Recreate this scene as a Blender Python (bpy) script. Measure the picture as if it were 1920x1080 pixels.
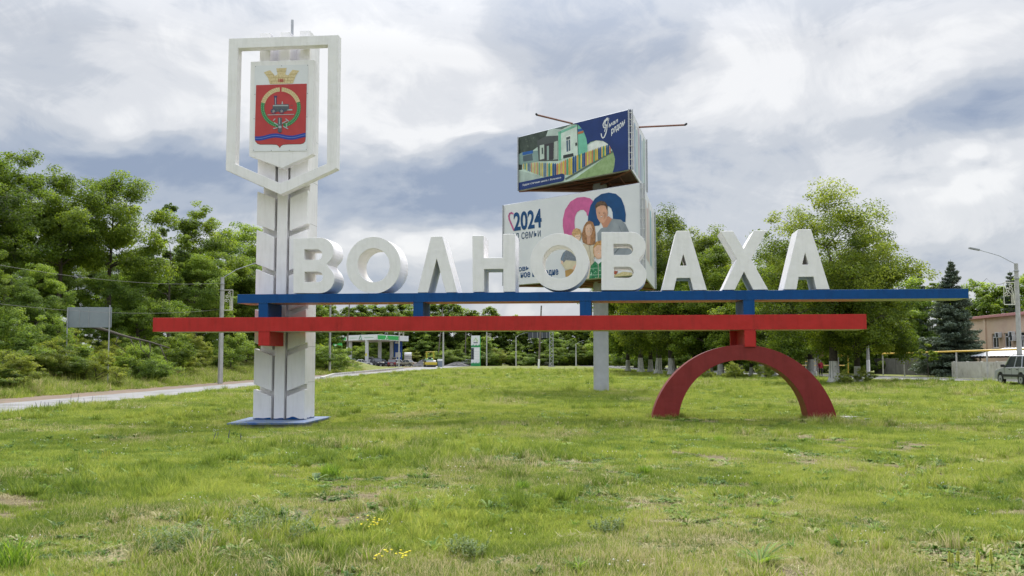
import bpy, bmesh, math, random
import numpy as np
from mathutils import Vector, Matrix
from mathutils.geometry import tessellate_polygon

for o in list(bpy.data.objects): bpy.data.objects.remove(o)
scene = bpy.context.scene
COL = scene.collection
rad = math.radians
random.seed(7)

# ------------------------------------------------------------------ camera
F = 1865.0; PITCH = 0.0759; EYE = 1.65          # focal length in photo pixels (1920 wide)
cam_d = bpy.data.cameras.new('camera'); cam = bpy.data.objects.new('camera', cam_d); COL.objects.link(cam)
cam.location = (0, 0, EYE); cam.rotation_euler = (math.pi/2 + PITCH, 0, 0)
cam_d.sensor_width = 36.0; cam_d.lens = 36.0*F/1920.0
cam_d.clip_start = 0.1; cam_d.clip_end = 6000
scene.camera = cam
scene.render.resolution_x = 1024; scene.render.resolution_y = 576

# ------------------------------------------------------------------ sky and sun
SUN_EL, SUN_AZ = rad(50), rad(6)                # azimuth measured from +Y towards +X (behind the sign)
world = bpy.data.worlds.new('World'); scene.world = world; world.use_nodes = True
world.cycles.sampling_method = 'MANUAL'; world.cycles.sample_map_resolution = 256
wt = world.node_tree; wt.nodes.clear()
def WN(t, **k):
    n = wt.nodes.new(t)
    for a, b in k.items(): setattr(n, a, b)
    return n
def wl(a, b): wt.links.new(a, b)
def wm(op, a, b=None, c=None, clamp=False):
    n = WN('ShaderNodeMath', operation=op); n.use_clamp = clamp
    for i, v in enumerate((a, b, c)):
        if v is None: continue
        if isinstance(v, (int, float)): n.inputs[i].default_value = v
        else: wl(v, n.inputs[i])
    return n.outputs[0]
def wnoise(vec, scale, detail=6, rough=.55, off=(0, 0, 0), dist=0.0, stretch=(1, 1, 1)):
    mp = WN('ShaderNodeMapping'); mp.inputs['Location'].default_value = off; mp.inputs['Scale'].default_value = stretch
    wl(vec, mp.inputs[0])
    n = WN('ShaderNodeTexNoise'); n.inputs['Scale'].default_value = scale; n.inputs['Detail'].default_value = detail
    n.inputs['Roughness'].default_value = rough; n.inputs['Distortion'].default_value = dist
    wl(mp.outputs[0], n.inputs['Vector']); return n.outputs['Fac']
tc = WN('ShaderNodeTexCoord'); sx = WN('ShaderNodeSeparateXYZ'); wl(tc.outputs['Generated'], sx.inputs[0])
dx, dy, dz = sx.outputs
zc = wm('MAXIMUM', dz, 0.0)
den = wm('ADD', zc, 0.30)
cp = WN('ShaderNodeCombineXYZ'); wl(wm('DIVIDE', dx, den), cp.inputs[0]); wl(wm('DIVIDE', dy, den), cp.inputs[1])
wl(wm('MULTIPLY', zc, 1.5), cp.inputs[2])
P = cp.outputs[0]
n1 = wnoise(P, 0.9, 5, .56, (3.1, 1.7, .3), .4)
n2 = wnoise(tc.outputs['Generated'], 4.6, 7, .60, (8.2, 4.4, 2.0), .9, (1, 1, 1.9))
n3 = wnoise(tc.outputs['Generated'], 15., 6, .62, (1.2, 9.4, 5.0), .8, (1, 1, 1.5))
front = wm('GREATER_THAN', dy, 0.25)
yy = wm('MAXIMUM', dy, 0.25)
w1 = wm('MULTIPLY', wm('SUBTRACT', wnoise(P, 3.2, 3, .6, (5, 5, 5)), .5), .26)
w2 = wm('MULTIPLY', wm('SUBTRACT', wnoise(P, 3.2, 3, .6, (15, 2, 7)), .5), .13)
U = wm('ADD', wm('DIVIDE', dx, yy), w1); V = wm('ADD', wm('DIVIDE', dz, yy), w2)
def blob(px, py, sxp, syp, amp):
    u0 = (px-960)/F; v0 = (682-py)/F
    a = wm('DIVIDE', wm('SUBTRACT', U, u0), sxp/F); b = wm('DIVIDE', wm('SUBTRACT', V, v0), syp/F)
    g = wm('EXPONENT', wm('MULTIPLY', wm('ADD', wm('MULTIPLY', a, a), wm('MULTIPLY', b, b)), -1.0))
    return wm('MULTIPLY', wm('MULTIPLY', g, amp), front)
SKY_BLOBS = [(300, 120, 420, 110, .26), (700, 90, 260, 120, .30), (1450, 110, 300, 120, .40), (1830, 60, 220, 90, .22),
         (60, 60, 150, 70, -.22), (1130, 80, 160, 85, -.30), (1790, 210, 200, 80, -.30), (1860, 330, 130, 50, .42),
         (180, 285, 380, 55, -.36), (800, 350, 220, 62, -.44), (800, 240, 110, 26, .22), (400, 345, 260, 45, -.26),
         (700, 450, 330, 34, .26), (1380, 310, 230, 100, -.12), (1780, 430, 200, 60, .12), (1000, 330, 120, 100, -.14),
         (880, 262, 45, 12, .3), (280, 190, 330, 40, .14)]
val = wm('ADD', wm('MULTIPLY', wm('SUBTRACT', n1, .5), .45), .50)
val = wm('ADD', val, wm('MULTIPLY', wm('SUBTRACT', n2, .5), .95))
val = wm('ADD', val, wm('MULTIPLY', wm('SUBTRACT', n3, .5), .42))
for b in SKY_BLOBS: val = wm('ADD', val, blob(*b))
cr = WN('ShaderNodeValToRGB'); wl(val, cr.inputs[0]); e = cr.color_ramp; e.interpolation = 'EASE'
e.elements[0].position = .12; e.elements[0].color = (.265, .332, .465, 1)
e.elements[1].position = .90; e.elements[1].color = (.900, .905, .915, 1)
for p_, c_ in ((.34, (.410, .465, .565, 1)), (.52, (.560, .595, .655, 1)), (.70, (.735, .752, .785, 1))):
    q = e.elements.new(p_); q.color = c_
sky = WN('ShaderNodeTexSky', sky_type='NISHITA'); sky.sun_disc = False
sky.sun_elevation = SUN_EL; sky.sun_rotation = SUN_AZ; sky.air_density = 1.0; sky.dust_density = 2.0
# an overcast dome is about two and a half times brighter overhead than at the horizon
gain = wm('ADD', 6.7, wm('MULTIPLY', wm('MAXIMUM', wm('SUBTRACT', dz, .30), 0.0), 33.0))
cg = WN('ShaderNodeVectorMath', operation='SCALE'); wl(cr.outputs[0], cg.inputs[0]); wl(gain, cg.inputs['Scale'])
mx = WN('ShaderNodeMix', data_type='RGBA'); mx.inputs[0].default_value = .92
wl(sky.outputs[0], mx.inputs[6]); wl(cg.outputs[0], mx.inputs[7])
bg = WN('ShaderNodeBackground'); bg.inputs['Strength'].default_value = 0.1; wl(mx.outputs[2], bg.inputs[0])
wo = WN('ShaderNodeOutputWorld'); wl(bg.outputs[0], wo.inputs[0])

sun_d = bpy.data.lights.new('sun', 'SUN'); sun = bpy.data.objects.new('sun', sun_d); COL.objects.link(sun)
sun_d.energy = 2.8; sun_d.angle = rad(14); sun_d.color = (1.0, .95, .86)
sv = Vector((math.sin(SUN_AZ)*math.cos(SUN_EL), math.cos(SUN_AZ)*math.cos(SUN_EL), math.sin(SUN_EL)))
sun.rotation_euler = sv.to_track_quat('Z', 'Y').to_euler(); sun.location = (0, 40, 60)

scene.render.engine = 'CYCLES'
vs = scene.view_settings
vs.view_transform = 'Standard'; vs.look = 'None'; vs.gamma = 1.0; vs.exposure = 0.58; vs.use_curve_mapping = False

# ------------------------------------------------------------------ geometry of the place
SA = 0.1092; SD = 29.84                          # the sign's plane: turned 6.3 degrees, 29.8 m away
def ray(px, py):
    a = (px-960)/F; b = (540-py)/F; c, s = math.cos(PITCH), math.sin(PITCH)
    return Vector((a, c-b*s, s+b*c))
def at(px, py, Y):
    d = ray(px, py); k = Y/d.y
    return Vector((d.x*k, Y, EYE+d.z*k))
def sp(px, py, t):
    d = ray(px, py); s, c = math.sin(SA), math.cos(SA)
    k = (t + SD*c)/(d.x*s + d.y*c)
    X, Y, Z = d.x*k, d.y*k, EYE+d.z*k
    return (X*c - (Y-SD)*s, Z)
def S(a, b, x):
    t = np.clip((x-a)/(b-a), 0, 1); return t*t*(3-2*t)
_rs = np.random.RandomState(3)
_nk = [(_rs.uniform(.15, 1.3), _rs.uniform(0, 6.28), _rs.uniform(0, 6.28)) for _ in range(14)]
def wob(x, y, f=1.0):
    s = 0
    for k, a, p in _nk: s = s + np.sin((x*math.cos(a)+y*math.sin(a))*k*f*2.2+p)/(1+k)
    return s/5.0
ROAD_L = [(10, -16.9, -20.6), (60, -16.7, -20.3), (110, -17.2, -20.9), (150, -16.2, -20.6), (185, -13.0, -19.5), (215, -9.0, -17.0), (245, -3.5, -11.5), (265, 1.0, -6.5)]
ROAD_R = [(-20, 31.0, 40), (66, 31.6, 40.6), (82, 31.4, 40.4), (97, 30.4, 39.4), (125, 27.0, 36), (180, 20.0, 29), (240, 13.0, 22)]
def road_x(tab, y):
    ys = [r[0] for r in tab]
    return np.interp(y, ys, [r[1] for r in tab]), np.interp(y, ys, [r[2] for r in tab])
def gz(x, y):
    x = np.asarray(x, float); y = np.asarray(y, float)
    z = .0033*np.clip(y-28, 0, 200) + .45*S(150, 212, y)
    bank = S(-23.2, -30.5, x)*(1-S(180, 206, y))
    z = z + 1.7*bank
    z = z - .36*np.exp(-((x+7.4)**2+(y-30.6)**2)/22.)
    a, b = road_x(ROAD_L, y); c, d = road_x(ROAD_R, y)
    lawn = S(0, 2.0, x-a)*S(0, 2.0, c-x)
    z = z + (.035*wob(x, y)+.02*wob(x+40, y, 2.7))*np.maximum(lawn, bank)*(1-S(150, 190, y))
    z = z + .30*np.exp(-((y-60)/16)**2)*S(18, 30, x)
    return z
def at_z(px, py, z):
    d = ray(px, py); k = (z-EYE)/d.z; return Vector((d.x*k, d.y*k, z))
def gzf(x, y): return float(gz(x, y))
def gp(px, py):                                 # where a pixel's ray meets the ground
    d = ray(px, py); Y = 50.
    for i in range(60):
        z = gzf(d.x*Y/d.y, Y)
        Yn = (z-EYE)*d.y/d.z if d.z < -1e-4 else 260
        Y = .5*Y+.5*min(max(Yn, 3), 400)
    return Vector((d.x*Y/d.y, Y, gzf(d.x*Y/d.y, Y)))

def lattice(seed, n=64): return np.random.RandomState(seed).rand(n, n)
def vnoise(x, y, scale, seed):
    g = lattice(seed); n = 64; u = np.asarray(x)/scale+100; v = np.asarray(y)/scale+100; i = np.floor(u).astype(int); j = np.floor(v).astype(int); f = u-i; h = v-j; f = f*f*(3-2*f); h = h*h*(3-2*h)
    return (g[i % n, j % n]*(1-f)+g[(i+1) % n, j % n]*f)*(1-h)+(g[i % n, (j+1) % n]*(1-f)+g[(i+1) % n, (j+1) % n]*f)*h
def fbm(x, y, s, seed): return (vnoise(x, y, s, seed)+.5*vnoise(x, y, s/2.1, seed+1)+.25*vnoise(x, y, s/4.3, seed+2))/1.75

# ------------------------------------------------------------------ materials
def nmat(name):
    m = bpy.data.materials.new(name); m.use_nodes = True; nt = m.node_tree; nt.nodes.clear()
    return m, nt
def node(nt, t, ins=None, **k):
    n = nt.nodes.new(t)
    for a, b in k.items(): setattr(n, a, b)
    for a, b in (ins or {}).items():
        if hasattr(b, 'bl_idname') or isinstance(b, bpy.types.NodeSocket): nt.links.new(b, n.inputs[a])
        else: n.inputs[a].default_value = b
    return n
def c4(c): return (c[0], c[1], c[2], 1)
def hx(h):                                      # sRGB hex to linear
    v = [int(h[i:i+2], 16)/255 for i in (0, 2, 4)]
    return tuple(x/12.92 if x < .04045 else ((x+.055)/1.055)**2.4 for x in v)
_mc = {}
def pm(name, c1, c2=None, scale=3.0, rough=.6, bump=0.0, bscale=30., metal=0.0, detail=6, lo=.35, hi=.7, c3=None, s3=1.2, t3=(.58, .72), spec=.4, world_co=False):
    if name in _mc: return _mc[name]
    m, nt = nmat(name); c2 = c2 or tuple(x*.82 for x in c1)
    co = node(nt, 'ShaderNodeNewGeometry').outputs['Position'] if world_co else node(nt, 'ShaderNodeTexCoord').outputs['Object']
    n = node(nt, 'ShaderNodeTexNoise', {'Vector': co, 'Scale': scale, 'Detail': detail, 'Roughness': .6})
    r = node(nt, 'ShaderNodeMapRange', {'Value': n.outputs['Fac'], 'From Min': lo, 'From Max': hi})
    mix = node(nt, 'ShaderNodeMix', {0: r.outputs[0], 6: c4(c1), 7: c4(c2)}, data_type='RGBA'); col = mix.outputs[2]
    if c3:
        n3 = node(nt, 'ShaderNodeTexNoise', {'Vector': co, 'Scale': s3, 'Detail': 8, 'Roughness': .68})
        r3 = node(nt, 'ShaderNodeMapRange', {'Value': n3.outputs['Fac'], 'From Min': t3[0], 'From Max': t3[1]})
        col = node(nt, 'ShaderNodeMix', {0: r3.outputs[0], 6: col, 7: c4(c3)}, data_type='RGBA').outputs[2]
    b = node(nt, 'ShaderNodeBsdfPrincipled', {'Base Color': col, 'Roughness': rough, 'Metallic': metal, 'Specular IOR Level': spec})
    if bump:
        nb = node(nt, 'ShaderNodeTexNoise', {'Vector': co, 'Scale': bscale, 'Detail': 5})
        bp = node(nt, 'ShaderNodeBump', {'Height': nb.outputs['Fac'], 'Strength': bump, 'Distance': .02}); nt.links.new(bp.outputs[0], b.inputs['Normal'])
    node(nt, 'ShaderNodeOutputMaterial', {0: b.outputs[0]}); _mc[name] = m
    return m
def flat(name, c, rough=.6): return pm(name, c, tuple(x*.93 for x in c), 4, rough)

def streaky(name, c1, c2, c3, rough=.55, amt=.55):
    # painted sheet with faint vertical run-off streaks and blotches
    m, nt = nmat(name); co = node(nt, 'ShaderNodeTexCoord').outputs['Object']
    mp = node(nt, 'ShaderNodeMapping', {0: co, 'Scale': (7, 7, .9)})
    n = node(nt, 'ShaderNodeTexNoise', {'Vector': mp.outputs[0], 'Scale': 1.0, 'Detail': 7, 'Roughness': .65})
    r = node(nt, 'ShaderNodeMapRange', {'Value': n.outputs['Fac'], 'From Min': .48, 'From Max': .78, 'To Max': amt})
    n2 = node(nt, 'ShaderNodeTexNoise', {'Vector': co, 'Scale': 1.4, 'Detail': 8, 'Roughness': .7})
    r2 = node(nt, 'ShaderNodeMapRange', {'Value': n2.outputs['Fac'], 'From Min': .45, 'From Max': .75, 'To Max': .8})
    a = node(nt, 'ShaderNodeMix', {0: r2.outputs[0], 6: c4(c1), 7: c4(c2)}, data_type='RGBA')
    b_ = node(nt, 'ShaderNodeMix', {0: r.outputs[0], 6: a.outputs[2], 7: c4(c3)}, data_type='RGBA')
    nb = node(nt, 'ShaderNodeTexNoise', {'Vector': co, 'Scale': 9., 'Detail': 6})
    nl = node(nt, 'ShaderNodeTexNoise', {'Vector': co, 'Scale': 2.2, 'Detail': 2})
    b0 = node(nt, 'ShaderNodeBump', {'Height': nl.outputs['Fac'], 'Strength': .35, 'Distance': .06})
    bp = node(nt, 'ShaderNodeBump', {'Height': nb.outputs['Fac'], 'Strength': .14, 'Distance': .03, 'Normal': b0.outputs[0]})
    b = node(nt, 'ShaderNodeBsdfPrincipled', {'Base Color': b_.outputs[2], 'Roughness': rough, 'Normal': bp.outputs[0], 'Specular IOR Level': .22})
    node(nt, 'ShaderNodeOutputMaterial', {0: b.outputs[0]}); return m

WHITE = streaky('white_painted_sheet', (.845, .82, .82), (.79, .77, .775), (.60, .585, .55), .5, .36)
TOWERW = streaky('white_painted_concrete', (.82, .80, .80), (.76, .745, .755), (.56, .545, .52), .6, .38)
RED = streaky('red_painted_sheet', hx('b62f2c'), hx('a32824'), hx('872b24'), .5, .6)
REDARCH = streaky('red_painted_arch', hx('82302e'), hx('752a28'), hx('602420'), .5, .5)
BLUE = streaky('blue_painted_sheet', hx('0a4883'), hx('083e76'), hx('09335f'), .42, .5)
UNDER = pm('underside_reflected_light', (.55, .56, .50), (.42, .43, .36), 5, .5)  # light reflected up onto the beam undersides, put into a pale greenish colour
CONC = pm('grey_concrete', (.36, .35, .33), (.24, .235, .22), 2.2, .85, .3, 20, c3=(.16, .155, .14), s3=.8)
POSTC = pm('pale_post_concrete', (.46, .45, .43), (.34, .335, .32), 3, .8, .15, 25)
STEEL = pm('galvanised_steel', (.48, .49, .51), (.36, .37, .39), 3, .42, .05, 12, .55)
DARK = flat('dark_metal', (.03, .03, .033), .5)
BLACK = flat('black_rubber', (.015, .015, .016), .8)
RUST = pm('rusty_steel', (.30, .13, .09), (.19, .10, .075), 6, .75, .2, 30)
UNDERBOX = pm('weathered_plywood', (.20, .135, .085), (.12, .085, .058), 2.5, .85, .2, 12)
GLASS = pm('dark_window_glass', (.03, .035, .04), (.05, .055, .06), 2, .12, spec=.6)
BARK = pm('grey_brown_bark', (.085, .070, .055), (.045, .038, .030), 6, .95, .6, 14)
WASH = pm('whitewash', (.72, .71, .68), (.46, .44, .41), 4, .9, .3, 18, c3=(.17, .15, .13), s3=3.5, t3=(.6, .66))

# ------------------------------------------------------------------ mesh helpers
class MB:
    def __init__(s): s.v = []; s.f = []; s.m = []
    def add(s, vs, fs, mi=0):
        o = len(s.v); s.v += [tuple(v) for v in vs]
        for f in fs: s.f.append(tuple(i+o for i in f)); s.m.append(mi)
    def box(s, x0, x1, y0, y1, z0, z1, mi=0, M=None):
        vs = [(x, y, z) for z in (z0, z1) for x, y in ((x0, y0), (x1, y0), (x1, y1), (x0, y1))]
        if M is not None: vs = [M @ Vector(v) for v in vs]
        s.add(vs, [(3, 2, 1, 0), (4, 5, 6, 7), (0, 1, 5, 4), (1, 2, 6, 5), (2, 3, 7, 6), (3, 0, 4, 7)], mi)
        return s
    def tube(s, pts, r, n=8, mi=0, cap=True):
        pts = [Vector(p) for p in pts]; rs = r if isinstance(r, (list, tuple)) else [r]*len(pts)
        up = Vector((0, 0, 1)); rings = []
        d0 = (pts[1]-pts[0]).normalized(); a = d0.cross(up if abs(d0.z) < .9 else Vector((1, 0, 0))).normalized()
        for i, p in enumerate(pts):
            d = (pts[min(i+1, len(pts)-1)]-pts[max(i-1, 0)]).normalized()
            a = (a-d*a.dot(d)).normalized(); b = d.cross(a)
            rings.append([p+(a*math.cos(2*math.pi*k/n)+b*math.sin(2*math.pi*k/n))*rs[i] for k in range(n)])
        vs = [v for R in rings for v in R]; fs = []
        for i in range(len(pts)-1):
            for k in range(n): fs.append((i*n+k, i*n+(k+1) % n, (i+1)*n+(k+1) % n, (i+1)*n+k))
        if cap: fs += [tuple(reversed(range(n))), tuple(range((len(pts)-1)*n, len(pts)*n))]
        s.add(vs, fs, mi); return s
    def cyl(s, p0, p1, r, n=12, mi=0, r1=None): return s.tube([p0, p1], [r, r if r1 is None else r1], n, mi)
    def build(s, name, mats, parent=None, bevel=0, smooth=False, label=None):
        me = bpy.data.meshes.new(name); me.from_pydata(s.v, [], s.f)
        for m in (mats if isinstance(mats, (list, tuple)) else [mats]): me.materials.append(m)
        me.polygons.foreach_set('material_index', s.m)
        if smooth: me.polygons.foreach_set('use_smooth', [True]*len(me.polygons))
        me.update(); return link(name, me, parent, bevel, label)
def link(name, me, parent=None, bevel=0, label=None):
    o = bpy.data.objects.new(name, me); COL.objects.link(o); o.parent = parent
    if bevel:
        b = o.modifiers.new('bevel', 'BEVEL'); b.width = bevel; b.segments = 2; b.limit_method = 'ANGLE'; b.angle_limit = rad(35)
    if label: o['label'] = label
    return o
def tag(o, label=None, cat=None, group=None, kind=None):
    if label: o['label'] = label
    if cat: o['category'] = cat
    if group: o['group'] = group
    if kind: o['kind'] = kind
    return o
def empty(name, loc=(0, 0, 0), rz=0, label=None, cat=None, group=None):
    o = bpy.data.objects.new(name, None); COL.objects.link(o); o.location = loc; o.rotation_euler = (0, 0, rz); o.empty_display_size = .3
    return tag(o, label, cat, group)
def copy_tree(o, parent=None):
    c = o.copy(); COL.objects.link(c); c.parent = parent
    for ch in list(o.children): copy_tree(ch, c)
    return c
def prism(loops, t0, t1, to3, smooth_side=True):
    """solid from a 2D outline with holes; to3(x, z, t) places it"""
    mb = MB(); allp = [p for L in loops for p in L]; n = len(allp)
    tris = tessellate_polygon([[Vector((p[0], p[1], 0)) for p in L] for L in loops])
    vs = [to3(p[0], p[1], t0) for p in allp]+[to3(p[0], p[1], t1) for p in allp]
    fs = []
    for t in tris:
        a, b, c = (Vector(allp[i]+(0,)) for i in t)
        if (b-a).cross(c-a).z < 0: t = (t[0], t[2], t[1])
        fs.append(tuple(t)); fs.append(tuple(n+i for i in reversed(t)))
    o = 0
    for li, L in enumerate(loops):
        k = len(L); area = sum(L[i][0]*L[(i+1) % k][1]-L[(i+1) % k][0]*L[i][1] for i in range(k))
        ccw = (area > 0) == (li == 0)
        for i in range(k):
            a, b = o+i, o+(i+1) % k
            fs.append((b, a, a+n, b+n) if ccw else (a, b, b+n, a+n))
        o += k
    mb.add(vs, fs); return mb
def arc(cx, cy, rx, ry, a0, a1, n):
    return [(cx+rx*math.cos(rad(a0+(a1-a0)*i/n)), cy+ry*math.sin(rad(a0+(a1-a0)*i/n))) for i in range(n+1)]
def text_geo(s, shear=0, offset=0, spacing=1.0):
    cu = bpy.data.curves.new('t', 'FONT'); cu.body = s; cu.size = 1; cu.shear = shear; cu.offset = offset; cu.space_character = spacing
    cu.resolution_u = 4
    ob = bpy.data.objects.new('t', cu); COL.objects.link(ob); bpy.context.view_layer.update()
    dg = bpy.context.evaluated_depsgraph_get(); me = bpy.data.meshes.new_from_object(ob.evaluated_get(dg))
    V = [(v.co.x, v.co.y) for v in me.vertices]; Fc = [tuple(p.vertices) for p in me.polygons]
    bpy.data.objects.remove(ob); bpy.data.curves.remove(cu); bpy.data.meshes.remove(me)
    x0 = min(v[0] for v in V); x1 = max(v[0] for v in V); y0 = min(v[1] for v in V); y1 = max(v[1] for v in V)
    return [((x-x0)/(x1-x0), (y-y0)/(y1-y0)) for x, y in V], Fc
# ------------------------------------------------------------------ ground, roads
def ground_mat():
    m, nt = nmat('lawn_soil_and_thatch'); co = node(nt, 'ShaderNodeNewGeometry').outputs['Position']
    def nz(s, d=8, r=.62): return node(nt, 'ShaderNodeTexNoise', {'Vector': co, 'Scale': s, 'Detail': d, 'Roughness': r}).outputs['Fac']
    def rng(v, a, b): return node(nt, 'ShaderNodeMapRange', {'Value': v, 'From Min': a, 'From Max': b}).outputs[0]
    def mixc(f, a, b):
        return node(nt, 'ShaderNodeMix', {0: f, 6: a if not isinstance(a, tuple) else c4(a), 7: b if not isinstance(b, tuple) else c4(b)}, data_type='RGBA').outputs[2]
    c = mixc(rng(nz(.35), .38, .62), (.130, .165, .036), (.190, .205, .055))
    c = mixc(rng(nz(4.0), .45, .70), c, (.085, .125, .026))
    c = mixc(rng(nz(1.1), .50, .68), c, (.27, .225, .12))
    c = mixc(rng(nz(14.), .56, .72), c, (.21, .19, .085))
    c = mixc(rng(nz(.55, 6), .58, .72), c, (.20, .145, .10))
    ba = node(nt, 'ShaderNodeAttribute', attribute_name='bare').outputs['Fac']
    soil = mixc(rng(nz(9.), .42, .62), (.15, .120, .075), (.25, .215, .115))
    c = mixc(rng(ba, .61, .71), c, soil)
    b = node(nt, 'ShaderNodeBsdfPrincipled', {'Base Color': c, 'Roughness': .95, 'Specular IOR Level': .1})
    bp = node(nt, 'ShaderNodeBump', {'Height': nz(22, 6), 'Strength': .9, 'Distance': .05}); nt.links.new(bp.outputs[0], b.inputs['Normal'])
    node(nt, 'ShaderNodeOutputMaterial', {0: b.outputs[0]}); return m
def sheet(name, xs, ys, zf, mat, parent=None):
    X, Y = np.meshgrid(xs, ys); Z = zf(X, Y); nx, ny = len(xs), len(ys)
    v = np.stack([X, Y, Z], -1).reshape(-1, 3)
    i = np.arange((ny-1)*(nx-1)); r = i//(nx-1); c = i % (nx-1); a = r*nx+c
    f = np.stack([a, a+1, a+nx+1, a+nx], -1)
    me = bpy.data.meshes.new(name); me.from_pydata(v.tolist(), [], f.tolist()); me.materials.append(mat)
    me.polygons.foreach_set('use_smooth', [True]*len(me.polygons)); me.update()
    return link(name, me, parent)
xs = np.concatenate([[-1600, -800, -400, -220, -140, -100, -75, -60], np.arange(-50, -16, .8), np.arange(-16, 16, .35), np.arange(16, 50, .8), [52, 56, 62, 75, 100, 150, 250, 450, 900, 1600]])
ys = np.concatenate([[-300, -100, -40, -15], np.arange(-6, 5, 1.0), np.arange(5, 34, .3), np.arange(34, 45, .5), np.arange(45, 110, 1.0), np.arange(110, 260, 3.0), [262, 300, 400, 600, 900, 1500, 2600]])
lg = tag(sheet('lawn_ground', xs, ys, gz, ground_mat()), kind='structure')
_X, _Y = np.meshgrid(xs, ys); _b = (fbm(_X, _Y, 1.9, 21)*(1-S(20, 34, _Y))).ravel()
lg.data.attributes.new('bare', 'FLOAT', 'POINT').data.foreach_set('value', _b.astype(np.float32))
ASPH = pm('pale_worn_asphalt', (.27, .265, .262), (.20, .196, .193), .7, .9, .35, 30, c3=(.13, .127, .125), s3=.45, t3=(.52, .70), world_co=True)
ASPHD = pm('grey_asphalt', (.20, .195, .19), (.145, .14, .138), .8, .9, .35, 30, world_co=True)
DIRT = pm('bare_brown_dirt', (.21, .150, .108), (.13, .095, .07), 1.5, .95, .5, 14, c3=(.10, .11, .045), s3=.8, t3=(.55, .68), world_co=True)
def strip(name, tab, e0, e1, y0, y1, lift, mat, n=7, wig=0.0, step=1.2):
    yy_ = np.arange(y0, y1, step); V = []; Fc = []
    for j, y in enumerate(yy_):
        a, b = road_x(tab, y)
        base = (float(a), float(b))
        x0 = base[e0[0]]+e0[1]; x1 = base[e1[0]]+e1[1]
        if wig: x0 += wig*float(wob(3.1, y, 1.4)); x1 += wig*float(wob(9.7, y, 1.1))
        for i in range(n):
            x = x0+(x1-x0)*i/(n-1); V.append((x, y, gzf(x, y)+lift))
    for j in range(len(yy_)-1):
        for i in range(n-1): a = j*n+i; Fc.append((a+1, a, a+n, a+n+1) if x1 < x0 else (a, a+1, a+n+1, a+n))
    me = bpy.data.meshes.new(name); me.from_pydata(V, [], Fc); me.materials.append(mat)
    me.polygons.foreach_set('use_smooth', [True]*len(Fc)); me.update()
    return tag(link(name, me), kind='structure')
strip('road_left', ROAD_L, (0, 0.), (1, 0.), 12, 262, .022, ASPH, 7, .12)
strip('dirt_verge', ROAD_L, (1, .35), (1, -2.9), 12, 200, .012, DIRT, 6, .35)
strip('road_right', ROAD_R, (0, 0.), (1, 0.), -10, 235, .024, ASPHD, 7)
strip('pavement_right', ROAD_R, (1, .25), (1, 2.4), 40, 200, .05, pm('pale_paving', (.36, .35, .33), (.28, .275, .26), 1.2, .9, world_co=True), 3)
def kerb(name, tab, side, off, y0, y1, w=.16, h=.13):
    mb = MB(); yy_ = np.arange(y0, y1, 2.0); k = 0
    for y in yy_[:-1]:
        P0 = []
        for q in (y+.01, y+1.985):
            x = float(road_x(tab, q)[side])+off; P0.append((x, q, gzf(x, q)))
        (xa, ya, za), (xb, yb, zb) = P0
        mb.add([(xa, ya, za-.1), (xa+w, ya, za-.1), (xb+w, yb, zb-.1), (xb, yb, zb-.1), (xa, ya, za+h), (xa+w, ya, za+h), (xb+w, yb, zb+h), (xb, yb, zb+h)],
               [(4, 5, 6, 7), (0, 1, 5, 4), (1, 2, 6, 5), (2, 3, 7, 6), (3, 0, 4, 7)])
    return tag(mb.build(name, pm('pale_kerb_concrete', (.50, .49, .46), (.38, .37, .35), 2, .85), bevel=0), kind='structure')
kerb('kerb_right', ROAD_R, 0, -.18, 30, 200); kerb('kerb_far_right', ROAD_R, 1, .02, 40, 200)
# kerbed mouth of the petrol station drive on the far side of the left road
KL = [gp(606, 712), gp(628, 704), gp(690, 697.5), gp(757, 691.2)]
mb = MB()
for a, b in zip(KL[:-1], KL[1:]):
    n = max(2, int((b-a).length/2))
    for i in range(n):
        p = a.lerp(b, i/n+.004); q = a.lerp(b, (i+1)/n-.004); d = (q-p); d.z = 0; d.normalize(); w = Vector((-d.y, d.x, 0))*.3
        mb.add([p, p+w, q+w, q]+[v+Vector((0, 0, .24)) for v in (p, p+w, q+w, q)], [(4, 5, 6, 7), (0, 1, 5, 4), (1, 2, 6, 5), (2, 3, 7, 6), (3, 0, 4, 7)])
tag(mb.build('kerb_left', _mc['pale_kerb_concrete']), kind='structure')
def patch(name, poly, lift, mat):
    mb = MB(); n = 12; A, B, C_, D_ = [Vector((p[0], p[1], 0)) for p in poly]; V = []; Fc = []
    for j in range(n+1):
        for i in range(n+1):
            q = A.lerp(B, i/n).lerp(D_.lerp(C_, i/n), j/n); V.append((q.x, q.y, gzf(q.x, q.y)+lift))
    for j in range(n):
        for i in range(n): a = j*(n+1)+i; Fc.append((a, a+1, a+n+2, a+n+1))
    mb.add(V, Fc); return tag(mb.build(name, mat, smooth=True), kind='structure')
patch('station_forecourt', [(-52, 207), (-19, 207), (-6, 240), (-52, 245)], .014, DIRT)

# ------------------------------------------------------------------ the town sign
sign = empty('town_entrance_sign', (0, SD, 0), -SA, 'white, blue and red town sign with crest tower, nine big letters and red half ring', 'town sign')
I3 = lambda x, z, t: (x, t, z)
def PX(pts, t): return [sp(px, py, t) for px, py in pts]
BT = 1.15                                        # depth of the beams and letters
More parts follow.
